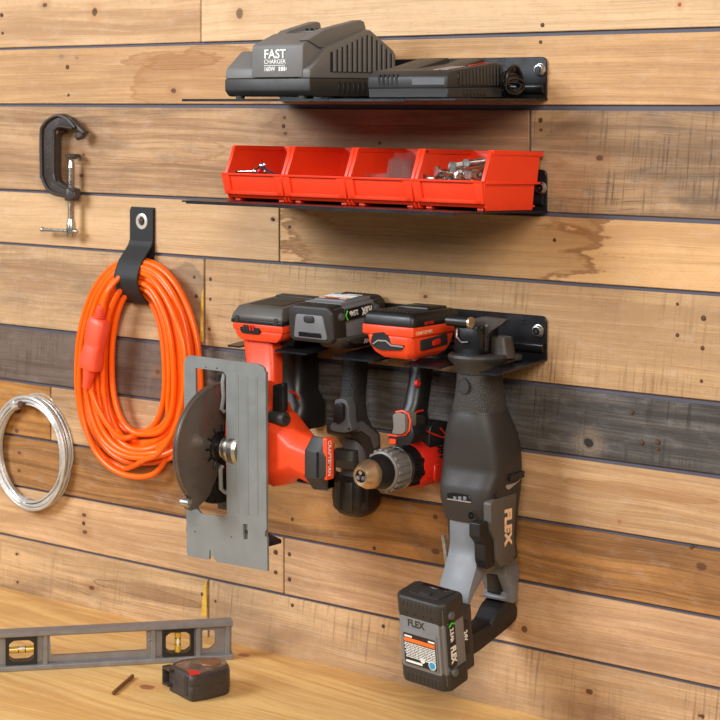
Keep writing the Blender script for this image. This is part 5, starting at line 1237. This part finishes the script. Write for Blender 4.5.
def vial_hole(u0, u1, v0, v1):
    a, b_ = lu(u0, v0), lu(u1, v1); return [(a[0], a[1]), (b_[0], a[1]), (b_[0], b_[1]), (a[0], b_[1])]
v1h = [(x, min(max(z, .0085), H_-.0085)) for x, z in vial_hole(6, 37, 634, 667)]; v2h = [(x, min(max(z, .0085), H_-.0085)) for x, z in vial_hole(163, 194, 628, 657)]
holes += [v1h, v2h]
a, b_ = lu(203, 632), lu(216, 650)
dh = rounded([(a[0], b_[1]-.001), (a[0], a[1]), (b_[0]-.003, a[1]), (b_[0], a[1]-.005), (b_[0], b_[1]+.006), (b_[0]-.008, b_[1]-.001)], .003)
holes.append(dh)
c = lu(149.5, 643.3); c = lu(150, 642.5); holes.append([(c[0]+.0018*math.cos(q), c[1]+.0018*math.sin(q)) for q in [2*math.pi*k/10 for k in range(10)]])
# the part out of frame repeats the slot and a vial
x_c = hc[0][0]-(v2h[0][0]-hc[1][0])
web = [(.001, .004), (LEN-.001, .004), (LEN-.001, H_-.004), (.001, H_-.004)]
xs0 = v1h[0][0]-.02
holes.append(rounded([(xs0-.15, hc[3][1]), (xs0, hc[2][1]), (xs0, hc[1][1]), (xs0-.15, hc[0][1])], .002))
lm = MB().prism(web, 'y', W_*.36, W_*.64, .0006, 1, holes=holes, M=TL)
for za, zb in ((0, .0065), (H_-.0065, H_)): lm.prism(rounded([(0, za), (W_, za), (W_, zb), (W_*.62, zb+(.003 if za == 0 else 0)), (W_*.38, zb+(.003 if za == 0 else 0)), (0, zb)] if za == 0 else [(0, zb), (W_, zb), (W_, za), (W_*.62, za-.003), (W_*.38, za-.003), (0, za)], .0008, 1), 'x', 0, LEN, M=TL @ Matrix(((1, 0, 0, 0), (0, 1, 0, 0), (0, 0, 1, 0), (0, 0, 0, 1))))
for x in (v1h[1][0]+.012, v2h[0][0]-.013, v2h[1][0]+.007, LEN-.007): lm.box((x-.0035, W_*.12, .004), (x+.0035, W_*.88, H_-.004), .001, 1, M=TL)
lm.build('beam', M['level'], lev, smooth=25)
def vial(hh, upright):
    x0_, x1_, z1_, z0_ = hh[0][0], hh[1][0], hh[0][1], hh[2][1]
    cx, cz_ = (x0_+x1_)/2, (z0_+z1_)/2; w2, h2 = (x1_-x0_)/2, (z1_-z0_)/2
    oc = rounded([(cx-w2*.8, cz_-h2*.52), (cx-w2*.5, cz_-h2*.78), (cx+w2*.5, cz_-h2*.78), (cx+w2*.8, cz_-h2*.52), (cx+w2*.8, cz_+h2*.55), (cx+w2*.5, cz_+h2*.8), (cx-w2*.5, cz_+h2*.8), (cx-w2*.8, cz_+h2*.55)], .002)
    fm_ = MB().prism(rounded([(x0_-.0006, z0_-.0006), (x1_+.0006, z0_-.0006), (x1_+.0006, z1_+.0006), (x0_-.0006, z1_+.0006)], .002), 'y', W_*.14, W_*.86, .001, 1, holes=[oc], M=TL).build('vial_frame', M['black'], lev)
    y_ = W_*.5
    ends = [V((cx, y_, cz_-h2*.8)), V((cx, y_, cz_+h2*.82))] if upright else [V((cx-w2*.82, y_, cz_)), V((cx+w2*.82, y_, cz_))]
    ends = [TL @ e_ for e_ in ends]
    vl = MB().cyl(ends[0], ends[1], .0046, 18).build('vial', M['vial'], fm_)
    d_ = (ends[1]-ends[0])
    for f in (.36, .64):
        MB().revolve(ends[0]+d_*f, d_, [(0, .0047), (.0012, .0047)], 18).build('vial_line', M['black'], fm_)
    bb = TL.to_3x3() @ V((0, .0036, .0022 if not upright else 0))
    MB().loft([(-.0055, 0, 0, .0012, .0012), (-.003, 0, 0, .002, .002), (.003, 0, 0, .002, .002), (.0055, 0, 0, .0012, .0012)], 2, 12, M=Matrix.Translation(ends[0]+d_*.5+bb) @ d_.to_track_quat('Z', 'Y').to_matrix().to_4x4()).build('bubble', M['white'], vl)
vial(v1h, False); vial(v2h, True)
# ------------------------------------------------------------------ tape measure lying on its side
HT = .035
tp = thing('tape_measure', 'worn dark tape measure with a red-edged sticker lying in front of the level', 'tape measure', atz(200, 685, ZB))
pl_ = [(-.0758, -.2605), (-.0650, -.2375), (-.0605, -.2060), (-.0660, -.1860), (-.0810, -.1735), (-.0995, -.1680), (-.1180, -.1690), (-.1330, -.1780), (-.1410, -.1925), (-.1440, -.2160), (-.1435, -.2265)]
pf = [(x, y) for x, y in (tuple(atz(u, v, ZB+HT)[:2]) for u, v in ((168.5, 665.5), (190.5, 676.5), (206, 674.5), (229, 669), (230.5, 664), (225, 660), (213, 657), (199, 656.5), (185, 658.5), (173, 661.8)))]
body = rounded(pf, [.003, .004, .012, .012, .010, .012, .014, .014, .012, .006], 4)
def scaled(k):
    cx = sum(p[0] for p in body)/len(body); cy = sum(p[1] for p in body)/len(body); return [(cx+(p[0]-cx)*k, cy+(p[1]-cy)*k) for p in body]
R = [[V((x, y, ZB+z)) for x, y in scaled(k)] for z, k in ((0, .93), (.002, .985), (.012, 1.0), (.0185, 1.0), (.0195, .992), (.0205, 1.0), (HT-.006, .995), (HT-.0015, .965), (HT, .93))]
tb_ = MB().rings(R).build('case', M['tapedark'], tp, smooth=35)
inn = scaled(.80)
cx = sum(p[0] for p in inn)/len(inn); cy = sum(p[1] for p in inn)/len(inn)
MB().rings([[V((x, y, ZB+z)) for x, y in inn] for z in (HT-.001, HT+.0008)], bev=.0006).build('sticker', M['tapetop'], tp)
ccx, ccy = cx+.006, cy+.006
MB().revolve((ccx, ccy, ZB+HT), (0, 0, 1), [(0, .026), (.0022, .0255), (.0026, .0235), (.0018, .0225)], 40).build('dial_ring', M['tapetop'], tp)
MB().revolve((ccx+.002, ccy+.002, ZB+HT+.0012), (0, 0, 1), [(0, .0145), (.0016, .0135)], 30).build('sticker_disc', M['brown'], tp)
q = [atz(u, v, ZB+HT) for u, v in ((187.5, 672.5), (191, 675.8), (200.5, 674.3), (199.5, 671.5), (189, 670.8))]
MB().rings([[p+V((0, 0, z)) for p in q] for z in (-.0006, .0012)]).build('red_mark', M['red'], tp)
# front lock button strip and the hook at the mouth
a, b_ = atz(193, 700.5, ZB), atz(206, 699.5, ZB)
fd = V((pf[1][0]-pf[0][0], pf[1][1]-pf[0][1], 0)).normalized(); fn = V((fd.y, -fd.x, 0))
o_ = V((pf[1][0], pf[1][1], ZB))-fd*.012
lk = MB()
for k in range(5):
    p = o_+V((0, 0, .009+k*.0045)); lk.cyl(p-fn*.001, p+fn*.0008, .0009, 8)
MB().rings([[o_+fd*s1+fn*t+V((0, 0, z)) for s1, z in ((-.004, .006), (.004, .006), (.004, .031), (-.004, .031))] for t in (-.003, .0008)], bev=.0006).build('lock_slide', M['rubber'], tp)
hk = V((pf[0][0], pf[0][1], ZB))
hd = (V((pf[0][0]-pf[1][0], pf[0][1]-pf[1][1], 0))).normalized(); hs_ = V((hd.y, -hd.x, 0))
hm_ = MB().rings([[hk+hd*d_+hs_*s1+V((0, 0, z)) for s1, z in ((-.0065, .009), (.0065, .009), (.0065, .0345), (-.0065, .0345))] for d_ in (.0045, .0062)], bev=.0005)
hm_.rings([[hk+hd*d_+hs_*s1+V((0, 0, z)) for s1, z in ((-.0065, .031), (.0065, .031), (.0065, .0335), (-.0065, .0335))] for d_ in (-.014, .005)])
hm_.rings([[hk+hd*d_+hs_*s1+V((0, 0, z)) for s1, z in ((-.0065, .0095), (.0065, .0095), (.0065, .013), (-.0065, .013))] for d_ in (-.010, .005)])
hm_.build('hook', M['iron'], tp)
# ------------------------------------------------------------------ little metal rod on the bench
a, b_ = atz(112.5, 693.5, ZB+.003), atz(132.5, 676, ZB+.003)
Lr = (b_-a).length; prof = [(0, .001), (.003, .0026)]
for k in range(14): prof += [(.004+k*(Lr-.02)/14, .0026), (.004+(k+.5)*(Lr-.02)/14, .002)]
prof += [(Lr-.014, .0028), (Lr, .0028)]
tag(MB().revolve(a, b_-a, prof, 12).build('drill_bit', M['brown'], origin=(a+b_)/2-V((0, 0, .003))), 'short brown drill bit lying on the bench left of the tape measure', 'drill bit')
# ------------------------------------------------------------------ camera and light
cd = bpy.data.cameras.new('camera'); cam = bpy.data.objects.new('camera', cd); COL.objects.link(cam)
cam.location = CAM; cam.rotation_euler = (math.pi/2, 0, math.atan2(.6280, .7782))
cd.sensor_width = 36; cd.lens = FP/720*36; cd.shift_x = 0; cd.shift_y = -258/720; cd.clip_start = .05
cd.dof.use_dof = True; cd.dof.focus_distance = 2.5; cd.dof.aperture_fstop = 14
SC.camera = cam
def area(name, loc, target, size, power, col=(1, 1, 1)):
    l = bpy.data.lights.new(name, 'AREA'); l.shape = 'SQUARE'; l.size = size; l.energy = power; l.color = col
    o = bpy.data.objects.new(name, l); COL.objects.link(o); o.location = loc
    o.rotation_euler = (V(target)-V(loc)).to_track_quat('-Z', 'Y').to_euler(); return o
area('softbox_key', (-2.0, -3.1, 3.15), (-.1, 0, 1.15), 1.7, 196, (.88, .94, 1))
area('softbox_fill', (2.5, -3.0, 3.1), (.1, 0, 1.1), 1.6, 140, (1, .9, .78))
w = bpy.data.worlds.new('world'); SC.world = w; w.use_nodes = True
w.node_tree.nodes['Background'].inputs[0].default_value = (1, .97, .94, 1); w.node_tree.nodes['Background'].inputs[1].default_value = .12
SC.view_settings.view_transform = 'Standard'; SC.view_settings.look = 'None'; SC.view_settings.exposure = -.1; SC.view_settings.gamma = 1
SC.view_settings.use_curve_mapping = False
for o in bpy.data.objects:
    if '_o' in o: del o['_o']
